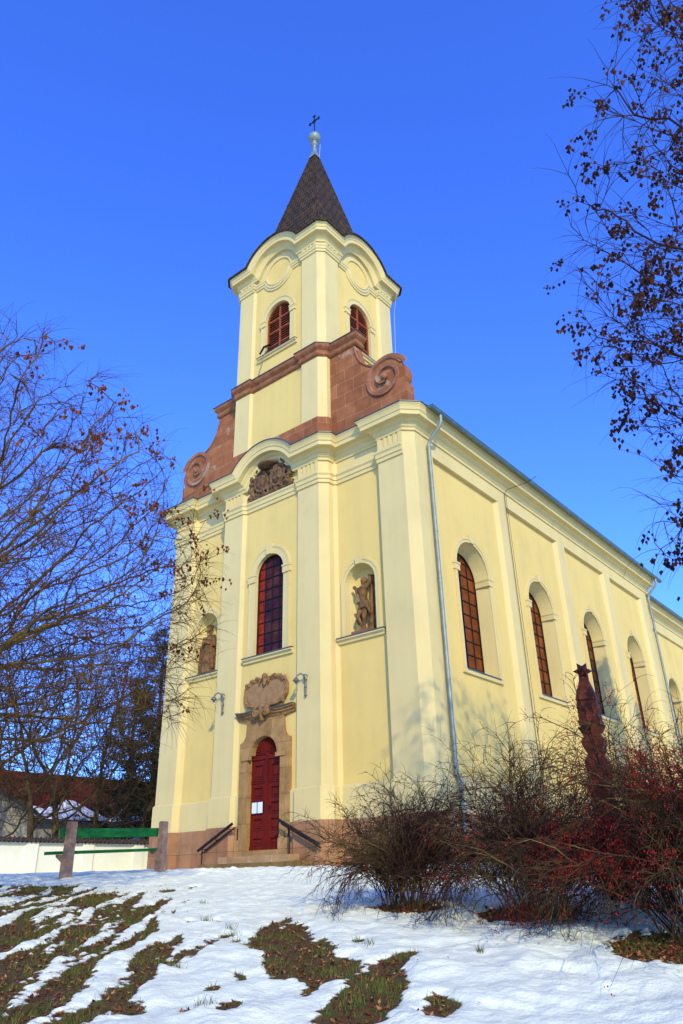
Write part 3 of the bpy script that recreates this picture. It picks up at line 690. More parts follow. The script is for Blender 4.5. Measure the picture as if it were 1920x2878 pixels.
ch.quad((4.85,36,-.6),(-4.85,36,-.6),(-4.85,36,13),(4.85,36,13),'panel'); ch.quad((-4.85,36,-.6),(-4.85,22,-.6),(-4.85,22,13),(-4.85,36,13),'panel')
pth=[V((4.85,22.3,12.95)),V((4.85,36,12.95))]; sweep(ch,pth,[V((1,0,0))],cor,'trim')
chancel=ch.build('chancel',church)
FC2=Fr((4.73,0,0),(0,1,0),(1,0,0)); w=glazed(FC2,c5,4.86,8.1,.95,.48,4,.46,chancel,['pane_plum_shade','pane_plum_shade','pane_amber_lit','pane_amber_lit'],'side_window')
sm=MB(); surround(FC2,c5,4.86,8.1,.95,1.13,.055,sm,impost=False); fbox(sm,FC2,c5+.8,c5+1.16,7.88,8.12,-.4,.08,'trim'); sm.build('chancel_window_surround',chancel)
# roofs
rf=MB(); ez,ex=13.09,6.60; sl_=math.tan(R(36)); rz=ez+ex*sl_
rf.quad((ex,.55,ez),(ex,22.6,ez),(0,22.6,rz),(0,.9,rz),'tile'); rf.quad((-ex,.55,ez),(0,.9,rz),(0,22.6,rz),(-ex,22.6,ez),'tile')
rf.face([(ex-.02,22.55,ez),(-ex+.02,22.55,ez),(0,22.55,rz-.02)],'panel'); rf.face([(5.8,1.0,13.3),(-5.8,1.0,13.3),(0,1.0,13.3+5.8*sl_)],'redstone')
for k in range(110):      # tile noses along the eave
    y=.75+k*.199; rf.mesh([V((ex+.03,y,ez+.0)),V((ex+.03,y+.15,ez+.0)),V((ex-.2,y+.15,ez+.2)),V((ex-.2,y,ez+.2)),V((ex+.03,y,ez-.03)),V((ex+.03,y+.15,ez-.03))],[(0,1,2,3),(4,5,1,0)],'tile')
rf.build('nave_roof',church)
rf=MB(); rf.quad((5.5,22.3,12.95),(5.5,36.4,12.95),(0,36.4,16.8),(0,22.3,16.8),'tile'); rf.quad((-5.5,22.3,12.95),(0,22.3,16.8),(0,36.4,16.8),(-5.5,36.4,12.95),'tile'); rf.face([(5.5,36.4,12.95),(0,36.4,16.8),(-5.5,36.4,12.95)],'panel'); rf.build('chancel_roof',church)
def gutter(x,y0,y1,z):
    g=MB(); k=10; pr=[]
    for i in range(k+1):
        th=PI+PI*i/k; pr.append((x+.105*math.cos(th),z+.105*math.sin(th)))
    for i in range(k):
        a,b=pr[i],pr[i+1]; g.quad((a[0],y0,a[1]),(a[0],y1,a[1]),(b[0],y1,b[1]),(b[0],y0,b[1]),'gutter'); g.quad((x+(a[0]-x)*.93,y0,z+(a[1]-z)*.93),(x+(a[0]-x)*.93,y1,z+(a[1]-z)*.93),(x+(b[0]-x)*.93,y1,z+(b[1]-z)*.93),(x+(b[0]-x)*.93,y0,z+(b[1]-z)*.93),'gutter')
    for yy in (y0,y1): g.face([(p[0],yy,p[1]) for p in pr],'gutter')
    tube(g,[(x+.105,y0,z),(x+.105,y1,z)],.014,6,'gutter')
    o=g.build('gutter',church,True); y=y0+.4
    while y<y1:
        b=MB()
        for i in range(k):
            th0,th1=PI+PI*i/k,PI+PI*(i+1)/k; q=lambda th,yy,rr:V((x+rr*math.cos(th),yy,z+rr*math.sin(th)))
            b.quad(q(th0,y,.111),q(th0,y+.03,.111),q(th1,y+.03,.111),q(th1,y,.111),'zinc')
        y+=.93; b.build('gutter_bracket',o)
gutter(6.68,.62,22.75,13.07); gutter(5.52,22.9,36.3,12.93)
def downpipe(x0,z0,xw,y,zb):
    d=MB(); pts=[V((x0,y,z0-.05)),V((x0,y,z0-.28)),V((x0-.06,y,z0-.42)),V((xw+.06,y-.0,z0-.82)),V((xw,y,z0-1.0)),V((xw,y,zb+1.55)),V((xw+.10,y,zb+1.35)),V((xw+.10,y,zb))]
    tube(d,pts,.062,10,'zinc'); o=d.build('downpipe',church,True)
    z=zb+2.6
    while z<z0-1.0: b=MB(); lathe(b,(xw,y,z),[(.062,-.02),(.072,-.02),(.072,.02),(.062,.02)],10,'zinc'); z+=1.55; b.build('pipe_collar',o)
downpipe(6.68,13.03,6.13,1.27,.1); downpipe(6.68,13.03,6.13,21.95,.1)
lw=MB(); tube(lw,[V((6.9,7.9,13.3)),V((6.75,7.4,12.9)),V((6.2,6.62,12.45)),V((6.06,6.6,12.3)),V((6.05,6.6,.5))],.011,4,'iron'); tube(lw,[V((6.05,6.75,12.35)),V((6.05,6.8,.5))],.008,4,'iron'); lw.build('lightning_cable',church)
# --- volutes, attic base
FV=Fr((0,.57,0),(1,0,0),(0,-1,0))
def volute(s):
    o=[(2.4,13.15),(5.90,13.15),(5.90,14.36),(5.74,14.42),(5.86,14.62),(5.89,14.80),(5.84,15.05),(5.73,15.28),(5.55,15.52),(5.36,15.68),(5.16,15.76),(4.95,15.76),(4.70,15.69),(4.45,15.76),(4.22,15.93),(4.02,16.14),(3.87,16.40),(3.78,16.72),(3.72,17.05),(2.4,17.05)]
    oo=[(s*x,z) for x,z in o]
    mb=MB(); slab(mb,FV,oo,[],-.42,0,'redstone',back=True)
    v=mb.build('volute',church)
    rm=MB(); rp=[FV.p(x*s,z,.0) for x,z in [(5.73,15.26),(5.55,15.50),(5.36,15.64),(5.16,15.71),(4.95,15.71),(4.70,15.64),(4.45,15.71),(4.22,15.88),(4.00,16.10),(3.84,16.38),(3.74,16.72),(3.68,17.0)]]
    tube(rm,rp,.05,6,'redband'); rm.build('volute_rim',v,True)
    sc=MB(); cx_,cz_=s*5.03,14.94; rows=[]
    for i in range(73):
        t=i/72; th=R(15)+2*PI*1.75*t; r=.74*(1-t)**.9+.16; wd=.105*(1-.5*t); hh=.05+.07*t
        c_,s_=math.cos(th)*s,math.sin(th)
        rows.append([FV.p(cx_+c_*(r+wd),cz_+s_*(r+wd),.0),FV.p(cx_+c_*(r+wd*.8),cz_+s_*(r+wd*.8),hh),FV.p(cx_+c_*(r-wd*.6),cz_+s_*(r-wd*.6),hh*.9),FV.p(cx_+c_*(r-wd),cz_+s_*(r-wd),0)])
    for i in range(72):
        for j in range(3): sc.quad(rows[i][j],rows[i+1][j],rows[i+1][j+1],rows[i][j+1],'scroll')
    sphere(sc,FV.p(cx_,cz_,.07),.13,'scroll',10)
    sc.build('volute_scroll',v,True)
for s in (-1,1): volute(s)
# --- tower
T0=(0,2.63); TH,TC=2.25,.25; ZT=14.30; tow=MB()
def facef(k,off=0.0):      # frame of tower face k: 0 front, 1 right, 2 back, 3 left
    a=k*PI/2; U=V((math.cos(a),math.sin(a),0)); N=V((math.sin(a),-math.cos(a),0))
    return Fr(V((T0[0],T0[1],0))+N*(TH+TC-off),U,N)
REC=.10
for k in range(4):
    F=facef(k)
    for s in (-1,1):
        u0,u1=sorted((1.43*s,TH*s)); tow.quad(F.p(u0,12.6),F.p(u1,12.6),F.p(u1,23.4),F.p(u0,23.4),'trim')
        tow.quad(F.p(1.43*s,12.6),F.p(1.33*s,12.6,-REC),F.p(1.33*s,23.6,-REC),F.p(1.43*s,23.6),'trim')
    F2=facef(k,REC); hole=arch(.03,18.58,20.36,.70,20)
    plate(tow,F2,rect(-1.33,1.33,12.6,17.2),[],0,'panel')
    plate(tow,F2,[(-1.33,17.2),(1.33,17.2),(1.33,23.6)]+[(1.33*math.cos(PI*q/12),23.6+.5*math.sin(PI*q/12)) for q in range(1,12)]+[(-1.33,23.6)],[hole],0,'panel'); rim(tow,F2,hole,0,-.16,'trim')
    Fn=facef((k+1)%4); a=F.p(TH,12.6); b=Fn.p(-TH,12.6); tow.quad(a,b,b+V((0,0,10.8)),a+V((0,0,10.8)),'trim')
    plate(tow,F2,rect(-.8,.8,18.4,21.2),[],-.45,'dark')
tower=tow.build('tower',church)
pl=[]
for k in range(4):
    F=facef(k); pl+= [F.p(x,0) if w==0 else F.p(x,0,-REC) for x,w in ((-TH,0),(-1.43,0),(-1.33,1),(1.33,1),(1.43,0),(TH,0))]
# red stone base of the tower with arched lower edge over the portal bay
tb=MB(); F=facef(0); Fz=.05
arcl=[(p.x,p.z-.05) for p in arcpts(AW,AR,13.2,0)]
plate(tb,F,[(-TH-.01,13.1)]+[(-AW-.1,13.1)]+arcl+[(AW+.1,13.1),(TH+.01,13.1),(TH+.01,ZT),(1.43,ZT),(1.43,ZT-.0),(-1.43,ZT),(-TH-.01,ZT)],[],Fz,'redstone')
for s in (-1,1):
    a=F.p(TH*s,13.1,Fz); k=1 if s>0 else 3; b=facef(k).p(-TH*s,13.1,Fz); tb.quad(a,b,b+V((0,0,ZT-13.1)),a+V((0,0,ZT-13.1)),'redstone')
    g=facef(k); tb.quad(g.p(-TH*s,13.1,Fz),g.p(-1.0*s,13.1,Fz),g.p(-1.0*s,ZT,Fz),g.p(-TH*s,ZT,Fz),'redstone')
tb.quad(F.p(-TH,ZT,Fz),F.p(TH,ZT,Fz),F.p(TH,ZT+.02,-.12),F.p(-TH,ZT+.02,-.12),'redstone')
tb.build('tower_base',tower)
# red band across tower and volutes
bp=[(-3.75,1.0),(-3.75,.57),(-2.5,.57),(-2.5,.38),(-2.25,.13),(-1.43,.13),(-1.43,.23),(1.43,.23),(1.43,.13),(2.25,.13),(2.5,.38),(2.5,.57),(3.75,.57),(3.75,1.0)]
bm=MB(); bpp=plan_path(bp,17.05); sweep(bm,bpp,plan_outs(bpp),[(0,0),(.04,.0),(.09,.05),(.10,.12),(.07,.17),(.07,.24),(.13,.30),(.18,.36),(.20,.44),(.20,.50),(0,.52)],'redband')
band=bm.build('red_stone_band',church); lm=MB(); sweep(lm,bpp,plan_outs(bpp),[(.205,.49),(.225,.49),(.225,.525),(-.1,.56)],'lead'); lm.build('band_flashing',band)
for s in (-1,1):
    box_=MB(); u0,u1=sorted((2.3*s,3.72*s)); box(box_,(u0,.6,17.0),(u1,.99,17.56),'redband'); box_.build('volute_top_block',church)
# belfry windows, capitals, roundels
for k in range(4):
    F2=facef(k,REC); F=facef(k)
    g=MB(); r=.695; c=.03; z=18.63
    while z<21.03:
        hw=r if z<20.36 else math.sqrt(max(.0,r*r-(z-20.36)**2))
        if hw>.08:
            a=F2.p(c-hw,z,-.17); b=F2.p(c+hw,z,-.17); d=V((0,0,-.05))+F2.N*.075
            g.quad(a,b,b+d,a+d,'shutter'); t=V((0,0,.018)); g.quad(a+d,b+d,b+d+t,a+d+t,'shutter')
        z+=.12
    fbox(g,F2,c-.035,c+.035,18.59,21.03,-.16,-.08,'shutter')
    for z in (19.05,19.75,20.35): fbox(g,F2,c-.68,c+.68,z-.03,z+.03,-.155,-.085,'shutter')
    slab(g,F2,arch(c,18.585,20.36,.695),[arch(c,18.63,20.36,.64)],-.16,-.07,'shutter')
    w=g.build('belfry_window',tower)
    sm=MB(); surround(F2,c,18.58,20.36,.70,.98,.05,sm,key=False,sill=(c-1.08,c+1.08)); sm.build('belfry_surround',w)
    lm=MB(); sill_lead(F2,c-1.09,c+1.09,18.585,lm); lm.build('belfry_sill',w)
    # capital moulding running under the roundel
    pth=[F.p(-TH,22.42),F.p(-1.43,22.42),F.p(-1.43,22.42,-REC)]; ou=[F.N,-F.U if False else F.U]
    mpth=[F2.p(-1.33,22.42),F2.p(-.98,22.42)]; rr=.92
    a0=math.asin((22.42-22.78)/rr) if abs(22.42-22.78)<rr else 0
    dip=[F2.p(rr*math.cos(th),22.78+rr*math.sin(th)) for th in np.linspace(PI-a0,2*PI+a0,21)]
    path=[F2.p(-1.34,22.42)]+[p for p in dip]+[F2.p(1.34,22.42)]
    sweep_m=MB(); pr=[(0,0),(.05,.01),(.05,.12),(.085,.14),(.085,.23),(.12,.29),(.12,.34),(0,.36)]
    sweep(sweep_m,path,[F.N]*(len(path)-1),[(a,b*.85) for a,b in pr],'trim',cap=False)
    for s in (-1,1):
        q=[F.p(1.43*s,22.42),F.p(TH*s,22.42)] if s>0 else [F.p(-TH,22.42),F.p(-1.43,22.42)]
        Fn=facef((k+1)%4) 
        if s>0: q=[F.p(1.43,22.42,-REC),F.p(1.43,22.42),F.p(TH,22.42),Fn.p(-TH,22.42),Fn.p(-1.43,22.42),Fn.p(-1.43,22.42,-REC)]; sweep(sweep_m,q,[-F.U,F.N,(F.N+Fn.N).normalized(),Fn.N,Fn.U],pr,'trim')
        u0,u1=sorted((1.45*s,(TH-.01)*s)); flutes(sweep_m,F,u0,u1,22.79,23.10,3,.03)
    rnd=[(.78*math.cos(2*PI*i/36),22.78+.78*math.sin(2*PI*i/36)) for i in range(36)]; rin=[(.70*math.cos(2*PI*i/36),22.78+.70*math.sin(2*PI*i/36)) for i in range(36)]
    big=[(1.32,23.02),(1.32,23.75)]+[(1.32*math.cos(PI*q/12),23.75+.35*math.sin(PI*q/12)) for q in range(1,12)]+[(-1.32,23.75),(-1.32,23.02)]
    slab(sweep_m,F2,rnd,[rin],0,.045,'trim')
    plate(sweep_m,F2,[(-1.32,22.75)]+[(.90*math.cos(th),22.78+.90*math.sin(th)) for th in np.linspace(PI,2*PI,21)]+[(1.32,22.75),(1.32,23.9),(-1.32,23.9)],[rin],.012,'trim')
    sweep_m.build('tower_capitals',tower)
m=MB(); Fq=facef(0,REC); tube(m,[Fq.p(-.50,19.15,-.05),Fq.p(-.42,18.75,.35),Fq.p(-.36,18.2,.62)],[.05,.045,.04],6,'iron',True); tube(m,[Fq.p(-.44,18.8,.25),Fq.p(-.2,18.62,.15)],.018,5,'iron'); m.build('belfry_rod',tower)
# tower cornice with eyebrow arches
tc=[(a_*.76 if a_>0 else a_,b_) for a_,b_ in [(-.15,-.66),(.05,-.66),(.07,-.58),(.12,-.53),(.15,-.44),(.22,-.40),(.42,-.38),(.42,-.24),(.45,-.22),(.48,-.12),(.53,-.06),(.55,0),(-.15,.03)]]
tfix={}; TZ=23.62; TAW,TAR=1.50,.86; loop=[];louts=[]
for k in range(4):
    F=facef(k); ap=[F.p(p.x,p.z) for p in arcpts(TAW,TAR,TZ,0)]
    pts=[F.p(-TH,TZ)]+ap+[F.p(TH,TZ)]; Fn=facef((k+1)%4)
    tfix[len(loop)]=(F.N,-F.U,.88); tfix[len(loop)+len(pts)-1]=(F.N,F.U,.88)
    loop+=pts; louts+=[F.N]*(len(pts)-1)+[(F.N+Fn.N).normalized()]
cm=MB(); sweep(cm,loop,louts,tc,'trim',closed=True,fix=tfix); tcor=cm.build('tower_cornice',tower)
# flared roof skirt and spire
KS,ZA=.22,33.0
rm=MB(); r0=sweep(MB(),loop,louts,[(.43,-.05),(.475,-.05),(.475,.05)],'slate',closed=True,fix=tfix)
rings=[[r[0] for r in r0],[r[1] for r in r0],[r[2] for r in r0]]
def sq(p,s,z):
    d=V((p.x-T0[0],p.y-T0[1])); m=max(abs(d.x),abs(d.y)); return V((T0[0]+d.x/m*s,T0[1]+d.y/m*s,z))
zt=25.3; s1=KS*(ZA-zt); top=[sq(p,s1,zt) for p in rings[2]]
mid=[p.lerp(q,.5)+V((0,0,-.12)) for p,q in zip(rings[2],top)]
vs=[];fs=[];m=len(loop); allr=rings+[mid,top]
for r in allr: vs+=r
for i in range(len(allr)-1):
    for j in range(m): fs.append((i*m+j,i*m+(j+1)%m,(i+1)*m+(j+1)%m,(i+1)*m+j))
rm.mesh(vs,fs,'slate'); skirt=rm.build('spire_skirt',church)
sp_=MB(); zn=32.35; sn=KS*(ZA-zn)
for k in range(4):
    a=k*PI/2; U=V((math.cos(a),math.sin(a),0)); N=V((math.sin(a),-math.cos(a),0)); O=V((T0[0],T0[1],0))
    sp_.quad(O+N*s1-U*s1+V((0,0,zt)),O+N*s1+U*s1+V((0,0,zt)),O+N*sn+U*sn+V((0,0,zn)),O+N*sn-U*sn+V((0,0,zn)),'slate')
    tube(sp_,[O+(N+U)*s1*1.0+V((0,0,zt)),O+(N+U)*sn+V((0,0,zn))],[.05,.04],6,'slate')
spire=sp_.build('spire',church)
fm=MB(); O=V((T0[0],T0[1],0)); lv=[(.23,32.20),(.17,32.42),(.12,32.70),(.10,33.0),(.10,33.3)]
rgs=[[O+V((a*s_,b*s_,z)) for a,b in ((-1,-1),(1,-1),(1,1),(-1,1))] for s_,z in lv[:3]]
for i in range(2):
    for j in range(4): fm.quad(rgs[i][j],rgs[i][(j+1)%4],rgs[i+1][(j+1)%4],rgs[i+1][j],'zinc')
lathe(fm,O,[(.13,32.66),(.11,33.0),(.10,33.16),(.17,33.2),(.19,33.26),(.17,33.32),(.10,33.40)]+[(.33*math.sin(q*PI/16),33.79-.33*math.cos(q*PI/16)) for q in range(2,16)]+[(.05,34.13),(0,34.16)],20,'zinc')
fin=fm.build('spire_finial',spire,True)
cx=MB(); oc=O+V((0,0,0))
tube(cx,[oc+V((0,0,34.15)),oc+V((0,0,35.5))],.03,6,'iron',True); tube(cx,[oc+V((-.30,0,35.12)),oc+V((.30,0,35.12))],.035,6,'iron',True)
for d in ((.30,35.12),(-.30,35.12),(0,35.5)):
    for e in (-.05,0,.05): sphere(cx,oc+V((d[0]+(e if d[0]==0 else math.copysign(.03,d[0])*(e==0)),0,d[1]+(e if d[0]!=0 else .04*(e==0)))),.055,'iron',6)
for e in (-1,1):
    for f in (-1,1): tube(cx,[oc+V((.03*e,0,35.12+.12*f)),oc+V((.12*e,0,35.12+.05*f))],.02,5,'iron')
cx.build('cross',spire)
lr=MB(); tube(lr,[O+V((.24,.1,32.3)),O+V((.30,.1,33.15))],.014,4,'zinc'); lr.build('lightning_rod',spire); lr=MB(); tube(lr,[V((2.95,4.9,23.3)),V((2.62,5.05,22.2)),V((2.58,5.0,20.0)),V((2.6,5.0,17.0))],.012,4,'zinc'); lr.build('lightning_cable',tower)

# ------------------------------------------------------------------ steps, handrails, lamps, statues
MT['step_dark']=bricky('shaded_step_stone',(0.21,0.125,0.045),(0.17,0.105,0.04),(0.08,0.05,0.02),0.9,0.5,0.010,vary=.4)  # shade on the lower steps, painted in as darker stone
MT['step_light']=bricky('pale_step_stone',(0.46,0.28,0.13),(0.40,0.235,0.10),(0.52,0.40,0.26),0.95,0.5,0.012,vary=.3)
steps=thing('entrance_steps','low brown sandstone steps in front of the dark red church door','steps',(0,-.5,-.55))
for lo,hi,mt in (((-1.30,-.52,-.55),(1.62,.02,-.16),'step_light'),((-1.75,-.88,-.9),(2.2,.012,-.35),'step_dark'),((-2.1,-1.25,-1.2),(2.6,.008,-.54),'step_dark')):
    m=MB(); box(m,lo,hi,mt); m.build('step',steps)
def handrail(s,label):
    h=thing('handrail',label,'handrail',(1.0*s,-.25,.3),'black iron handrails beside the church door')
    m=MB(); a,b=V((.98*s,-.30,.76)),V((2.5*s,-.30,.06)); tube(m,[a,b],.045,8,'iron',True); tube(m,[a+V((-.0*s,.12,-.1)),b+V((0,.12,-.1))],.02,6,'iron'); m.build('rail',h)
    for t in (.12,.5,.86):
        m=MB(); p=a.lerp(b,t); tube(m,[p,p+V((0,.05,-.07)),V((p.x,-.02,p.z-.07))],.014,5,'iron'); m.build('bracket',h)
    m=MB(); px_=1.42*s if s>0 else -2.3; p=a.lerp(b,(px_-a.x)/(b.x-a.x)); tube(m,[p,V((p.x,p.y,-.5))],.022,6,'iron'); m.build('post',h)
handrail(-1,'short black iron handrail left of the red church door'); handrail(1,'black iron handrail right of the red church door, near the bare shrub')
def lamp(x,z,label):
    h=thing('wall_lamp',label,'lamp',(x,0,z),'ornate grey wall lamps on the pilasters')
    m=MB(); tube(m,[V((x+.03,-.03,z-.62)),V((x+.03,-.05,z-.5)),V((x+.03,-.05,z-.1)),V((x+.02,-.12,z+.05)),V((x-.03,-.22,z+.09)),V((x-.10,-.30,z+.02)),V((x-.12,-.32,z-.08))],[.012,.03,.035,.03,.028,.025,.022],8,'steel')
    for dz in (-.55,-.30,-.08): sphere(m,(x+.03,-.05,z+dz),.05,'steel',8)
    spiral(m,Fr((x,-.1,0),(1,0,0),(0,-1,0)),.06,z-.02,.09,1.2,.0,.05,.02,'steel'); m.build('bracket',h,True)
    m=MB(); lathe(m,(x-.12,-.32,z-.10),[(.02,.06),(.06,.03),(.10,-.02),(.105,-.05),(.05,-.06),(.04,-.12),(0,-.14)],10,'steel'); m.build('lamp_head',h,True)
lamp(1.78,4.82,'grey scrolled wall lamp on the pilaster right of the stone cartouche'); lamp(-1.99,4.82,'grey scrolled wall lamp on the pilaster left of the stone cartouche')
def P3(c,z): return lambda x,y,h:V((c+x*1.08,.70+y*1.08,z+h*1.04))
# right statue: bare-chested man bound to a tree trunk
s1_=thing('statue','brown stone statue of a bare-chested man with raised arm in the right niche','statue',(3.68,.85,5.96))
m=MB(); box(m,(3.26,.46,5.953),(3.98,.98,6.06),'redband'); m.build('plinth',s1_)
p=P3(3.62,6.05); m=MB(); cc='carved'
capsule(m,p(.02,0,.86),p(.0,-.02,1.08),.145,.135,cc,10); capsule(m,p(0,-.02,1.08),p(-.02,-.02,1.30),.135,.17,cc,10); capsule(m,p(-.14,-.01,1.36),p(.12,-.02,1.38),.08,.08,cc); capsule(m,p(-.01,-.02,1.38),p(.03,-.03,1.52),.06,.055,cc)
sphere(m,p(.04,-.05,1.60),.095,cc,12,(.92,1.05,1.2)); sphere(m,p(.05,.0,1.63),.105,cc,10,(1,1,1.1)); sphere(m,p(.03,-.15,1.60),.022,cc,6); capsule(m,p(.0,-.06,1.52),p(.05,-.08,1.5),.045,.045,cc)
capsule(m,p(.13,-.01,1.40),p(.27,-.02,1.52),.068,.056,cc); capsule(m,p(.27,-.02,1.52),p(.22,.02,1.72),.055,.042,cc); sphere(m,p(.21,.02,1.76),.05,cc,8)
capsule(m,p(-.16,0,1.38),p(-.30,.02,1.42),.066,.056,cc); capsule(m,p(-.30,.02,1.42),p(-.22,-.06,1.25),.05,.04,cc); sphere(m,p(-.32,-.02,1.47),.07,cc,8)
for q in range(14):
    a=q/14*2*PI; capsule(m,p(.03+.155*math.cos(a),.145*math.sin(a),.90),p(.05+.17*math.cos(a),.15*math.sin(a),.68-.05*math.sin(a*1.0)),.045,.035,cc,6)
capsule(m,p(.17,-.08,.86),p(.24,-.05,.55),.06,.05,cc); capsule(m,p(-.16,-.10,.9),p(.18,-.12,.80),.05,.05,cc)
capsule(m,p(.07,0,.80),p(.03,-.06,.46),.105,.075,cc,10); capsule(m,p(.03,-.06,.46),p(.0,.0,.08),.07,.045,cc); capsule(m,p(0,0,.05),p(-.03,-.15,.03),.045,.04,cc)
capsule(m,p(-.06,-.02,.80),p(-.17,-.10,.48),.10,.075,cc,10); capsule(m,p(-.17,-.10,.48),p(-.06,.02,.12),.066,.045,cc); capsule(m,p(-.06,.02,.1),p(.02,-.08,.05),.045,.04,cc)
capsule(m,p(.17,.12,.0),p(.2,.12,.75),.12,.10,cc,10); capsule(m,p(.2,.12,.75),p(.26,.12,1.75),.10,.06,cc,10); capsule(m,p(-.26,.10,.35),p(-.2,.1,.75),.08,.06,cc); sphere(m,p(-.24,.05,.40),.11,cc,8)
capsule(m,p(-.2,.05,.03),p(.22,.05,.03),.09,.09,cc)
remesh_build(m,'figure','statue',s1_,.02,2)
s2_=thing('statue','brown stone statue of a robed bearded man with folded arms in the left niche','statue',(-3.62,.85,5.96))
p=P3(-3.66,5.97); m=MB()
lathe(m,p(0,.02,0),[(0,0),(.30,0),(.29,.1),(.25,.4),(.22,.75),(.185,1.0),(.21,1.2),(.215,1.32),(.15,1.44),(.05,1.5),(0,1.5)],16,cc)
for q in range(13):
    a=PI+PI*q/12; capsule(m,p(.20*math.cos(a),.02+.18*math.sin(a),1.0),p((.29+.03*(q%2))*math.cos(a+.15),.02+(.25+.03*(q%2))*math.sin(a+.15),.05),.035,.05,cc,6)
capsule(m,p(.24,-.05,1.32),p(.27,-.05,1.02),.09,.08,cc); capsule(m,p(.27,-.05,1.02),p(.02,-.24,1.12),.07,.055,cc); capsule(m,p(-.24,-.05,1.32),p(-.27,-.06,1.03),.09,.08,cc); capsule(m,p(-.27,-.06,1.03),p(-.02,-.25,1.06),.07,.055,cc); sphere(m,p(.03,-.26,1.12),.05,cc,8); sphere(m,p(-.03,-.26,1.06),.05,cc,8)
capsule(m,p(-.22,-.2,1.0),p(-.30,-.15,.25),.05,.07,cc); capsule(m,p(.22,-.15,.95),p(.3,-.12,.2),.05,.08,cc)
capsule(m,p(0,.0,1.44),p(0,-.02,1.56),.065,.06,cc); sphere(m,p(0,-.04,1.66),.10,cc,12,(.9,1.05,1.2)); sphere(m,p(0,.0,1.71),.115,cc,10,(1,1,1)); sphere(m,p(0,-.15,1.66),.022,cc,6); capsule(m,p(0,-.12,1.58),p(0,-.15,1.47),.06,.035,cc)
for q in range(9): a=q/9*2*PI; sphere(m,p(.09*math.cos(a),.09*math.sin(a)-.02,1.76),.045,cc,6)
remesh_build(m,'figure','statue',s2_,.02,2)
m=MB(); box(m,(-4.02,.45,5.953),(-3.30,1.0,6.0),'carved'); m.build('plinth',s2_)

# ------------------------------------------------------------------ bench
B0,B1=V((3.40,-8.45,0)),V((3.10,-6.05,0)); bz=min(gz(B0.x,B0.y),gz(B1.x,B1.y))
bench=thing('park_bench','green plank bench with pinkish concrete posts standing in snow on the left','bench',(3.25,-7.25,bz))
ax=(B1-B0).normalized(); fx=V((-ax.y,ax.x,0))      # fx points to the seat side
if fx.x>0: fx=-fx
for B in (B0,B1):
    zb=gz(B.x,B.y)-.12; zt_=zb+1.10; m=MB(); Fq=Fr(B-ax*.075,fx,-ax)
    prof=[(-.10,0),(.09,0),(.09,.40),(.26,.50),(.26,.535),(.08,.53),(.06,.62),(.055,1.09),(.03,1.11),(-.06,1.11),(-.075,1.08)]
    slab(m,Fr(B+V((0,0,zb)),fx,-ax),prof,[],-.075,.075,'concrete',back=True); m.build('post',bench)
za,zb_=gz(B0.x,B0.y)-.12,gz(B1.x,B1.y)-.12
def plank(name,off,h,e0,e1,hw,ht,ang):
    m=MB(); a=B0+fx*off-ax*e0+V((0,0,za+h)); b=B1+fx*off+ax*e1+V((0,0,zb_+h)); d=(b-a).normalized(); nx=(fx*math.cos(ang)+V((0,0,1))*math.sin(ang)); nz=d.cross(nx).normalized()
    obox(m,(a+b)/2,(d,nx,nz),((b-a).length/2,hw,ht),'benchgreen'); o=m.build(name,bench)
plank('backrest',.10,.90,.16,.10,.025,.085,0); plank('seat',.24,.56,.24,.10,.15,.028,0)

# ------------------------------------------------------------------ carved post
TX,TY=13.33,-7.05; tz=gz(TX,TY)
tot=thing('carved_post','dark carved wooden memorial post with star on top behind the berry shrubs','post',(TX,TY,tz))
def frus(m,z0,z1,a,b,rot,mat='totem'):
    vs=[]
    for z,s in ((z0,a),(z1,b)):
        for k in range(4):
            th=rot+PI/4+k*PI/2; vs.append(V((TX+s*1.24*math.cos(th),TY+s*1.24*math.sin(th),z)))
    m.mesh(vs,[(0,1,5,4),(1,2,6,5),(2,3,7,6),(3,0,4,7),(0,3,2,1),(4,5,6,7)],mat)
TT=1.80; rt=R(12)
m=MB()
frus(m,tz-.2,TT-1.35,.155,.15,rt); z=TT-1.35
for k in range(3):
    frus(m,z,z+.06,.15,.165,rt); frus(m,z+.06,z+.16,.165,.105,rt); frus(m,z+.16,z+.26,.105,.15,rt+PI/4 if k%2 else rt); z+=.26
frus(m,z,z+.05,.15,.14,rt)
zb2=TT-.52-.26
body=m.build('shaft',tot)
m=MB(); frus(m,zb2,zb2+.05,.12,.15,rt); frus(m,zb2+.05,zb2+.09,.15,.15,rt); frus(m,zb2+.09,zb2+.17,.115,.115,rt); frus(m,zb2+.17,zb2+.21,.15,.15,rt); frus(m,zb2+.21,zb2+.27,.135,.135,rt)
for k in range(4):
    for e in (-1,0,1):
        th=rt+k*PI/2; u=V((-math.sin(th),math.cos(th),0)); nn=V((math.cos(th),math.sin(th),0)); obox(m,V((TX,TY,zb2+.15))+nn*.110+u*.095*e,(u,nn,V((0,0,1))),(.02,.02,.12),'totem')
m.build('carved_block',tot)
m=MB(); frus(m,TT-.52,TT-.49,.12,.155,rt); frus(m,TT-.49,TT-.18,.155,.055,rt); m.build('cap',tot)
m=MB(); star=[]; c0=V((TX,TY,TT-.09)); tu=V((math.cos(R(35)),math.sin(R(35)),0)); tn=tu.cross(V((0,0,1)))
for k in range(12):
    r_=.135 if k%2==0 else .075; th=PI/2+PI/6+2*PI*k/12; star.append(c0+tu*r_*math.cos(th)+V((0,0,1))*r_*math.sin(th))
for s in (-1,1):
    ce=c0+tn*.10*s
    for k in range(12): m.face([star[k],star[(k+1)%12],ce],'totem')
m.build('star',tot)

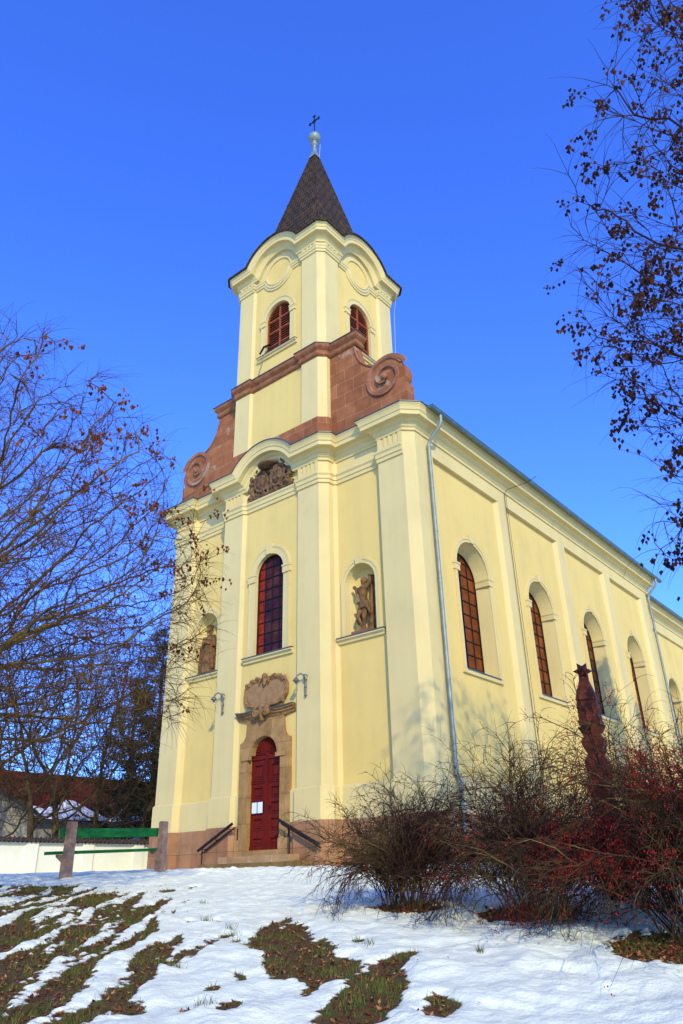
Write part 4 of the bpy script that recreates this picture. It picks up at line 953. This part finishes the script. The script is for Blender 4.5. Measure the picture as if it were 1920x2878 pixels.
# ------------------------------------------------------------------ trees
def rv(r): v=V((r.gauss(0,1),r.gauss(0,1),r.gauss(0,1))); return v.normalized()
def colonize(att,roots,step,di,dk,maxit,trop=(0,0,0),seed=1):
    rr=np.random.default_rng(seed); att=np.array(att,float); nodes=[np.array(p,float) for p in roots]; par=[i-1 for i in range(len(roots))]
    N=np.array(nodes); d2=((att[:,None,:]-N[None])**2).sum(-1); near=d2.argmin(1); nd=d2.min(1)
    for it in range(maxit):
        if len(att)==0: break
        act=nd<di*di
        if not act.any():
            # nothing in reach: extend the last root node towards the cloud
            d=att.mean(0)-nodes[-1]; newp=[nodes[-1]+d/np.linalg.norm(d)*step]; newpar=[len(nodes)-1]
        else:
            idx=near[act]; P=np.array(nodes); v=att[act]-P[idx]; v/=np.linalg.norm(v,axis=1)[:,None]+1e-9
            acc=np.zeros_like(P); np.add.at(acc,idx,v); u=np.unique(idx); dirs=acc[u]; dirs/=np.linalg.norm(dirs,axis=1)[:,None]+1e-9
            dirs+=rr.normal(0,.16,dirs.shape)+np.array(trop); dirs/=np.linalg.norm(dirs,axis=1)[:,None]
            newp=list(P[u]+dirs*step); newpar=list(u)
        k0=len(nodes); nodes+=newp; par+=newpar; Q=np.array(newp)
        dd=((att[:,None,:]-Q[None])**2).sum(-1); m=dd.min(1); am=dd.argmin(1); better=m<nd; near=np.where(better,am+k0,near); nd=np.where(better,m,nd)
        keep=nd>dk*dk; att=att[keep]; near=near[keep]; nd=nd[keep]
        if len(nodes)>26000: break
    return np.array(nodes),np.array(par)
def limbs(nodes,par,rtip,ex=2.25,rmax=.3):
    n=len(nodes); ch=[[] for _ in range(n)]
    for i in range(n):
        if par[i]>=0: ch[par[i]].append(i)
    r=np.zeros(n)
    for i in range(n-1,-1,-1): r[i]=rtip if not ch[i] else min(rmax,sum(r[c]**ex for c in ch[i])**(1/ex))
    chains=[]; stack=[(0,-1)]
    while stack:
        i,p=stack.pop(); c=[p,i] if p>=0 else [i]
        while ch[i]:
            b=max(ch[i],key=lambda q:r[q])
            for q in ch[i]:
                if q!=b: stack.append((q,i))
            i=b; c.append(i)
        chains.append(c)
    return chains,r,[i for i in range(n) if not ch[i]]
def twig(mb,r,p,d,L,rad,mat,droop,segs=5,wob=.25):
    pts=[p]; d=d.normalized()
    for i in range(segs):
        d=(d+rv(r)*wob*.6+V((0,0,-droop*(i+1)/segs))).normalized(); pts.append(pts[-1]+d*L/segs)
    tube(mb,pts,[rad*(1-.75*i/segs) for i in range(segs+1)],3,mat); return pts,d
def pod(mb,r,p,s,mat):
    a=rv(r); a.z=0; a=a.normalized() if a.length>.01 else V((1,0,0)); b=V((-a.y,a.x,0)); zz=V((r.uniform(-.35,.35),r.uniform(-.35,.35),-1)).normalized()
    w=.42*s
    vs=[p,p+zz*s*.42+a*w,p+zz*s*.42+b*w*.9-a*w*.5,p+zz*s*.42-b*w*.9-a*w*.5,p+zz*s*1.15]
    mb.mesh(vs,[(0,1,2),(0,2,3),(0,3,1),(4,2,1),(4,3,2),(4,1,3)],mat)
def bare_tree(name,label,group,base,att,trunk,step,di,dk,seed,rtip,ntw,twL,podprob,podn,pods,podfilter,barkm='bark',twm='twig',droop=.35,rmax=.26,trop=(0,0,.05),podmat='pod',maxit=140):
    r=random.Random(seed); root=thing(name,label,'tree',base,group)
    nodes,par=colonize(att,trunk,step,di,dk,maxit,trop,seed)
    chains,rad,tips=limbs(nodes,par,rtip,2.2,rmax)
    tm=MB(); cm=MB(); pm=MB(); trunkset=set(range(len(trunk)))
    P=[V(q) for q in nodes]
    for c in chains:
        rr=rad[c[-1] if len(c)<3 else c[1]]; big=max(rad[c[0]] if c[0]==0 else rad[c[1]],0)
        n=8 if big>.08 else 5 if big>.02 else 3
        pts=[P[i] for i in c]; rd=[rad[i] for i in c]
        if c[0]!=0: rd[0]=rd[1]
        # straightness relief
        mb=tm if (c[0]==0 or big>.07) else cm
        tube(mb,pts,rd,n,barkm if big>.028 else twm)
    for i in range(len(P)):
        if rad[i]>.03 or i in trunkset: continue
        base_d=(P[i]-P[par[i]]).normalized() if par[i]>=0 else V((0,0,1))
        k=ntw if rad[i]<=rtip*1.6 else ntw*.45
        k=int(k)+(r.random()<k-int(k))
        for q in range(k):
            d=(base_d*1.1+rv(r)*.85+V((0,0,.15)))
            pts,dd=twig(cm,r,P[i],d,twL*r.uniform(.4,1.25),rtip*.8,twm,droop*r.uniform(.3,1.3))
            if pods and podfilter(pts[-1],r) and r.random()<podprob:
                for w in range(r.randint(*podn)):
                    q_=pts[-1-r.randint(0,2)]+V((r.gauss(0,.035),r.gauss(0,.035),r.gauss(-.03,.04))); pod(pm,r,q_,pods*r.uniform(.75,1.25),podmat)
    tm.build('trunk',root,True); cm.build('crown',root,True)
    if pm.v: tag(pm.build('seed_pods',root),kind='stuff')
    return root
def ellipsoid_pts(rg_,n,c,rad,hollow=.0,cond=None):
    out=[]
    while len(out)<n:
        p=rg_.uniform(-1,1,3); q=np.linalg.norm(p)
        if q<1 and q>hollow:
            w=np.array(c)+p*np.array(rad)
            if cond is None or cond(w): out.append(w)
    return out
# left foreground tree: trunk just outside the picture
g1=np.random.default_rng(11); LC=(4.3,-14.6); lz=float(gbase(LC[0],LC[1]))
attX=1
def azel(w): return math.degrees(math.atan2(w[0]-CAM.x,w[1]-CAM.y)),math.degrees(math.atan2(w[2]-CAM.z,math.hypot(w[0]-CAM.x,w[1]-CAM.y)))
attL=ellipsoid_pts(g1,6000,(LC[0],LC[1],3.4),(6.5,6.5,4.15),.2,lambda w:w[2]>.5 and w[1]>-16.5 and math.hypot(w[0]-CAM.x,w[1]-CAM.y)>5.5)
attL+=ellipsoid_pts(g1,2200,(6.2,-11.2,3.0),(3.4,3.2,2.2),0,lambda w:w[2]>.7 and azel(w)[0]<-50 and ((w[0]-LC[0])/6.6)**2+((w[1]-LC[1])/6.6)**2<1)
def in_view_l(p,r): e=((p.x-LC[0])/6.5)**2+((p.y-LC[1])/6.5)**2+((p.z-3.5)/4.3)**2; return (e>.70 and p.z>3.6) or r.random()<.05
bare_tree('bare_tree','large bare spreading tree at left with lichened limbs and brown seed pods',None,(LC[0],LC[1],lz),attL,[(LC[0],LC[1],lz-.1),(LC[0]+.03,LC[1]+.05,lz+.7),(LC[0],LC[1]+.02,lz+1.3)],.16,1.6,.22,21,.0052,2.9,.55,.055,(4,12),.060,in_view_l)
g2=np.random.default_rng(12); RC=(20.0,-7.1); rz_=float(gbase(RC[0],RC[1]))
attR=ellipsoid_pts(g2,5200,(RC[0],RC[1],6.9),(5.5,5.5,6.0),.25,lambda w:w[2]>2.4 and w[0]<21 and not (w[2]>8 and azel(w)[0]<-6))
attR+=ellipsoid_pts(g2,160,(16.0,-8.4,3.5),(.9,.9,1.4),0)+ellipsoid_pts(g2,260,(15.9,-9.1,5.0),(1.1,1.0,.9),0)+ellipsoid_pts(g2,120,(15.5,-8.2,2.9),(.7,.7,.7),0)
bare_tree('bare_tree','bare tree at the right edge hung with many dark seed pods',None,(RC[0],RC[1],rz_),attR,[(RC[0],RC[1],rz_-.1),(RC[0]+.03,RC[1],rz_+.9),(RC[0],RC[1]+.04,rz_+1.9),(RC[0]+.05,RC[1],rz_+2.8)],.19,1.8,.28,22,.0058,2.2,.60,.20,(6,18),.060,lambda p,r:(p.x<17.6) or r.random()<.15,droop=.42,podmat='pod2',twm='twig_dark',barkm='twig_dark')

# ------------------------------------------------------------------ shrubs
def shrub(label,c,rad,h,nst,seed,berry,lean=(0,0),spread=.8):
    r=random.Random(seed); cx_,cy_=c; z0=gz(cx_,cy_)-.05; root=thing('shrub',label,'shrub',(cx_,cy_,z0),'bare shrubs with red berries before the church')
    st=MB(); tw=MB(); bm=MB()
    def grow(p,d,L,rd,lev,droop):
        segs=7 if lev==0 else 5; pts=[p]
        for i in range(segs):
            d=(d+rv(r)*.24+V((0,0,-droop*(i+.5)/segs))).normalized(); q=pts[-1]+d*L/segs
            if q.z<gz_fast(q.x,q.y)+.03: d.z=abs(d.z)*.3; q=pts[-1]+d.normalized()*L/segs; q.z=max(q.z,pts[-1].z)
            pts.append(q)
            if lev<2:
                nk=(4 if r.random()<.5 else 3) if lev==0 and i>0 else 2 if lev==1 and i>0 else (1 if lev else 0)
                for _ in range(nk):
                    if r.random()<.82:
                        dd=(d*.95+rv(r)*.75+V((0,0,.12))).normalized(); grow(q,dd,L*r.uniform(.30,.52)*(.75 if lev else 1),rd*.58,lev+1,droop*1.1)
            if r.random()<berry(q)*(.30 if lev==2 else .12)*(1 if math.sin(q.x*3.1+seed)*math.sin(q.y*2.7)*math.sin(q.z*4.3+1)>.12 else .12):
                for _ in range(r.randint(2,6)): 
                    bp_=q+V((r.gauss(0,.025),r.gauss(0,.025),r.gauss(-.02,.025))); s=r.uniform(.0045,.007)
                    bm.mesh([bp_+V((s,0,0)),bp_+V((-s,0,0)),bp_+V((0,s,0)),bp_+V((0,-s,0)),bp_+V((0,0,s*1.3)),bp_+V((0,0,-s*1.3))],[(0,2,4),(2,1,4),(1,3,4),(3,0,4),(2,0,5),(1,2,5),(3,1,5),(0,3,5)],'berry')
        tube(st if lev==0 else tw,pts,[rd*(1-.7*i/segs) for i in range(segs+1)],4 if lev==0 else 3,'shrubwood' if lev==0 or (lev==1 and r.random()<.35) else 'shrubtwig')
    for k in range(nst):
        a=r.uniform(0,2*PI); rr=rad*math.sqrt(r.random())
        p=V((cx_+rr*.45*math.cos(a),cy_+rr*.45*math.sin(a),z0)); out=.06+.72*r.random()**1.4
        d=V((math.cos(a)*out*spread+lean[0],math.sin(a)*out*spread+lean[1],1.0)).normalized(); grow(p,d,h*r.uniform(.75,1.2),r.uniform(.006,.011),0,r.uniform(.15,.55))
    st.build('stems',root); tw.build('twigs',root)
    if bm.v: tag(bm.build('berries',root),kind='stuff')
    return root
def gz_fast(x,y):
    u=(x-17.23)*-.632+(y+17)*.775; return float(np.interp(u,UX,UZ))
shrub('leafless olive-brown shrub in the snow right of the church steps, leftmost shrub',(11.50,-8.98),.50,1.13,62,31,lambda p:.02,spread=.38)
shrub('tall leafless berry shrub in the middle, in front of the downpipe',(12.95,-8.52),.80,1.50,66,32,lambda p:.35 if (p.x-12.95)*.775+(p.y+8.5)*.632>.25 else .05,spread=.62)
shrub('largest leafless shrub at the right edge, thick with red berries',(15.05,-9.2),1.0,1.62,84,33,lambda p:.62,spread=.75)
shrub('dense dark berry shrub behind the others, below the carved post',(14.0,-7.4),.9,1.05,40,34,lambda p:.3)

# ------------------------------------------------------------------ churchyard wall, houses, background trees
wl_=thing('churchyard_wall','low whitewashed churchyard wall with dark tile coping behind the bench','wall',(-15,4,-.3))
m=MB(); box(m,(-15.3,-26,-.9),(-15.0,24,.86),'whitewall')
for k in range(17):
    y=-20.9+k*2.72; box(m,(-15.01,y,-.9),(-14.88,y+.55,.84),'whitewall')
m.build('wall_body',wl_)
m=MB(); FW=Fr((-15.15,0,0),(0,1,0),(1,0,0))
m.quad((-14.80,-26,.84),(-14.80,24,.84),(-15.15,24,1.03),(-15.15,-26,1.03),'coping'); m.quad((-15.5,-26,.84),(-15.15,-26,1.03),(-15.15,24,1.03),(-15.5,24,.84),'coping'); m.quad((-14.80,-26,.84),(-14.80,24,.84),(-15.5,24,.835),(-15.5,-26,.835),'coping')
for k in range(250): y=-26+k*.2; tube(m,[V((-14.79,y,.85)),V((-15.15,y,1.04))],.05,5,'coping')
m.build('coping',wl_)
h1=thing('house','long low house with dark red tiled roof behind the trees on the left','house',(-36,8,-.2))
m=MB(); box(m,(-40.2,-14,-.9),(-31.9,34,3.15),'cream'); m.build('wall',h1)
m=MB(); m.quad((-31.4,-14.5,3.0),(-31.4,34.5,3.0),(-36,34.5,6.5),(-36,-14.5,6.5),'redroof'); m.quad((-40.6,-14.5,3.0),(-36,-14.5,6.5),(-36,34.5,6.5),(-40.6,34.5,3.0),'redroof'); m.face([(-31.9,-14,3.1),(-40.2,-14,3.1),(-36,-14,6.3)],'cream'); m.quad((-31.4,-14.5,3.0),(-31.4,34.5,3.0),(-31.4,34.5,2.82),(-31.4,-14.5,2.82),'lead'); roof=m.build('roof',h1)
m=MB(); ny=90; nx=12; vs=[];fs=[]
for i in range(ny):
    for j in range(nx):
        y=-14+48*i/(ny-1); t=j/(nx-1); lim=.30+.35*float(fbm(np.array([y*.35]),np.array([3.3]),3)[0]); tt=t*max(.02,lim)
        vs.append(V((-31.35-4.6*tt,y,3.07+3.5*tt)))
for i in range(ny-1):
    for j in range(nx-1): fs.append((i*nx+j,(i+1)*nx+j,(i+1)*nx+j+1,i*nx+j+1))
m.mesh(vs,fs,'snowroof'); m.build('roof_snow',roof)
m=MB(); box(m,(-36.4,3.4,5.9),(-35.6,4.2,7.4),simple('chimney_brick',(.42,.17,.10),.9,.2,6)); box(m,(-36.45,3.35,7.4),(-35.55,4.25,7.55),'cream'); m.build('chimney',roof)
for y in (-8,-4,1,5,9.5,14):
    m=MB(); box(m,(-31.92,y,.9),(-31.86,y+1.1,2.3),'cream'); w=m.build('window',h1)
    m=MB(); box(m,(-31.87,y+.1,1.0),(-31.83,y+1.0,2.2),'dark'); m.build('pane',w)
h2=thing('outbuilding','small cream outbuilding with snow-covered roof at the left edge','house',(-26.5,1.5,-.2))
m=MB(); box(m,(-30,-3.2,-.9),(-24,5.9,2.75),'cream'); m.face([(-24,-3.2,2.75),(-24,5.9,2.75),(-24,1.35,4.9)],'cream'); m.build('wall',h2)
m=MB()
for s in (1,-1):
    ye=1.35+s*5.1; m.quad((-23.5,ye,2.55),(-30.5,ye,2.55),(-30.5,1.35,5.05),(-23.5,1.35,5.05),'snowroof'); m.quad((-23.5,ye,2.55),(-30.5,ye,2.55),(-30.5,ye,2.38),(-23.5,ye,2.38),'lead'); m.quad((-23.5,ye,2.55),(-23.5,1.35,5.05),(-23.5,1.35,4.85),(-23.5,ye,2.36),'lead')
m.build('roof',h2)
for y in (2.2,-.8):
    m=MB(); slab(m,Fr((-24,0,0),(0,1,0),(1,0,0)),arch(y,.1,1.3,.62,10),[],-.02,.03,'dark'); m.build('window',h2)
def bgpt(az,rr): a=R(az); return (17.23+rr*math.sin(a),-17+rr*math.cos(a))
bgl=[(-60.9,40.5,13,41,'bare tree with thick trunk behind the white wall, left of the bench'),(-59.3,43,14,42,'dark forked bare tree behind the white wall, above the bench post'),(-56.7,46,12,43,'slender bare tree behind the white wall, beside the red roof'),(-53.6,50,14,44,'bare tree next to the dark pines near the church corner'),(-63.5,44,13,45,'bare tree at the far left edge behind the wall')]
for az,rr,hh,sd_,lab in bgl:
    x,y=bgpt(az,rr); z=float(gbase(x,y)); gg=np.random.default_rng(sd_)
    att=ellipsoid_pts(gg,1100,(x,y,z+hh*.56),(hh*.36,hh*.36,hh*.44),.2)
    bare_tree('bare_tree',lab,'bare trees behind the churchyard wall',(x,y,z),att,[(x,y,z-.1),(x+.05,y+.1,z+1.2),(x-.05,y,z+2.4)],.36,3.2,.55,sd_,.012,2.0,1.2,0,(0,0),0,None,'bgbark','bgbark',rmax=.24)
def pine(label,x,y,h,w,seed):
    r=random.Random(seed); z=float(gbase(x,y)); root=thing('pine_tree',label,'tree',(x,y,z),'dark pines behind the church'); t=MB(); c=MB()
    tube(t,[V((x,y,z-.2)),V((x+.1,y,z+h*.5)),V((x,y,z+h*.97))],[.26,.17,.03],8,'bgbark')
    nb=int(h*11)
    for i in range(nb):
        f=.12+.88*i/nb; zz=z+h*f; a=r.uniform(0,2*PI); L=w*(1-f)**.65*r.uniform(.55,1.1)+.25
        d=V((math.cos(a),math.sin(a),r.uniform(-.05,.35))); p0=V((x,y,zz)); p1=p0+d*L*.6; p2=p1+V((d.x,d.y,d.z+.25))*L*.4
        tube(t,[p0,p1,p2],[.05*(1-f)+.015,.025,.01],4,'bgbark')
        for k in range(int(10+L*16)):
            q=p0.lerp(p2,r.uniform(.35,1.05)**.8)+V((r.gauss(0,.18),r.gauss(0,.18),r.gauss(.04,.14)))
            for _ in range(7):
                dd=rv(r)*r.uniform(.12,.26); dd.z+=.06; s_=dd.cross(rv(r)).normalized()*.016
                c.mesh([q-s_,q+s_,q+dd],[(0,1,2)],'needle')
    t.build('trunk',root); c.build('crown',root)
x,y=bgpt(-53.2,52); pine('tall dark pine left of the church corner, topmost of the evergreens',x,y,15.5,4.0,51)
x,y=bgpt(-51.2,54); pine('dark pine partly hidden by the left corner of the church',x,y,15.0,3.4,52)
x,y=bgpt(-54.9,57); pine('lower dark pine behind the red roof',x,y,13.0,3.6,53)

pine('slender conifer outside the right edge of the picture, shading the third side window',13.8,7.9,13.2,1.0,54)
pine('lower slender conifer outside the right edge, shading the last side window',14.1,10.9,11.8,1.0,55)
# ------------------------------------------------------------------ grass blades and leaf litter
def scatter(n,lo,hi,cond):
    out=[]
    while len(out)<n:
        x=rng.uniform(lo[0],hi[0],4000); y=rng.uniform(lo[1],hi[1],4000); m=bare(x,y)
        u=(x-17.23)*-.632+(y+17)*.775
        k=cond(m,x,y)&(u>3.5)
        out+=list(zip(x[k],y[k]))
    a=np.array(out[:n]); return a[:,0],a[:,1],ground_z(a[:,0],a[:,1])[0]
gx,gy,gzz=scatter(38000,(3,-14.5),(16,-7.5),lambda m,x,y:(m>.008)&(fbm(x*2.1,y*2.1,3)+rng.normal(0,.18,x.shape)>.04))
gm=MB(); k=len(gx); a=rng.uniform(0,2*PI,k); L=rng.uniform(.02,.065,k); ln=rng.uniform(.2,1.1,k)
base=np.stack([gx,gy,gzz-.005],1); w=np.stack([np.cos(a),np.sin(a),0*a],1)*.0028; tip=base+np.stack([np.cos(a+1.3)*ln*L,np.sin(a+1.3)*ln*L,L],1)
vs=np.stack([base-w,base+w,tip],1).reshape(-1,3); gm.v=[tuple(q) for q in vs]; gm.f=[(3*i,3*i+1,3*i+2) for i in range(k)]; gm.mi('grass'); gm.m=[0]*k
# tufts that poke through the snow
tf=random.Random(9)
for (tx,ty,r_) in [(11.0,-11.25,.05),(11.2,-11.4,.05),(11.35,-11.5,.05),(12.66,-11.18,.06),(12.35,-10.95,.03),(10.2,-10.9,.05),(9.0,-9.9,.05),(11.85,-12.6,.06),(11.9,-12.95,.04),(12.9,-13.2,.05),(10.35,-10.95,.06),(13.6,-10.9,.03)]:
    for _ in range(26):
        x=tx+tf.gauss(0,r_*.6); y=ty+tf.gauss(0,r_*.6); z=gz(x,y); a_=tf.uniform(0,2*PI); l_=tf.uniform(.03,.075)
        gm.face([V((x-.003,y,z-.01)),V((x+.003,y,z-.01)),V((x+math.cos(a_)*l_*.6,y+math.sin(a_)*l_*.6,z+l_))],'grass')
tag(gm.build('grass'),'short winter grass showing where the snow has melted','grass',kind='stuff')
lx,ly,lz_=scatter(13000,(4,-14.5),(16.2,-7.8),lambda m,x,y:(m>.0)&(fbm(x*2.1,y*2.1,3)+rng.normal(0,.3,x.shape)<.12))
l2x,l2y,l2z=scatter(60,(6,-14),(16,-8),lambda m,x,y:(m<-.02))
lm_=MB(); rl=random.Random(3)
def leaf(x,y,z,s):
    a=rl.uniform(0,2*PI); d=V((math.cos(a),math.sin(a),rl.uniform(-.15,.5)))*s; e=V((-math.sin(a),math.cos(a),rl.uniform(-.4,.4)))*s*.45; c=V((x,y,z+.006+rl.random()*.012))
    lm_.mesh([c-d,c+e*1.0,c+d+V((0,0,s*.3)),c-e,c+V((0,0,-s*.2))],[(0,4,1),(1,4,2),(2,4,3),(3,4,0)],'deadleaf')
for x,y,z in zip(lx,ly,lz_): leaf(x,y,z,.009+.022*rl.random()**2)
for x,y,z in zip(l2x,l2y,l2z): leaf(x,y,z,rl.uniform(.008,.018))
for (tx,ty,r_) in SHR:
    for _ in range(900):
        a=rl.uniform(0,2*PI); q=r_*1.02*math.sqrt(rl.random()); x,y=tx+q*math.cos(a),ty+q*math.sin(a); leaf(x,y,gz(x,y),rl.uniform(.018,.04))
tag(lm_.build('fallen_leaves'),'brown dead leaves lying on the turf and under the shrubs','leaves',kind='stuff')
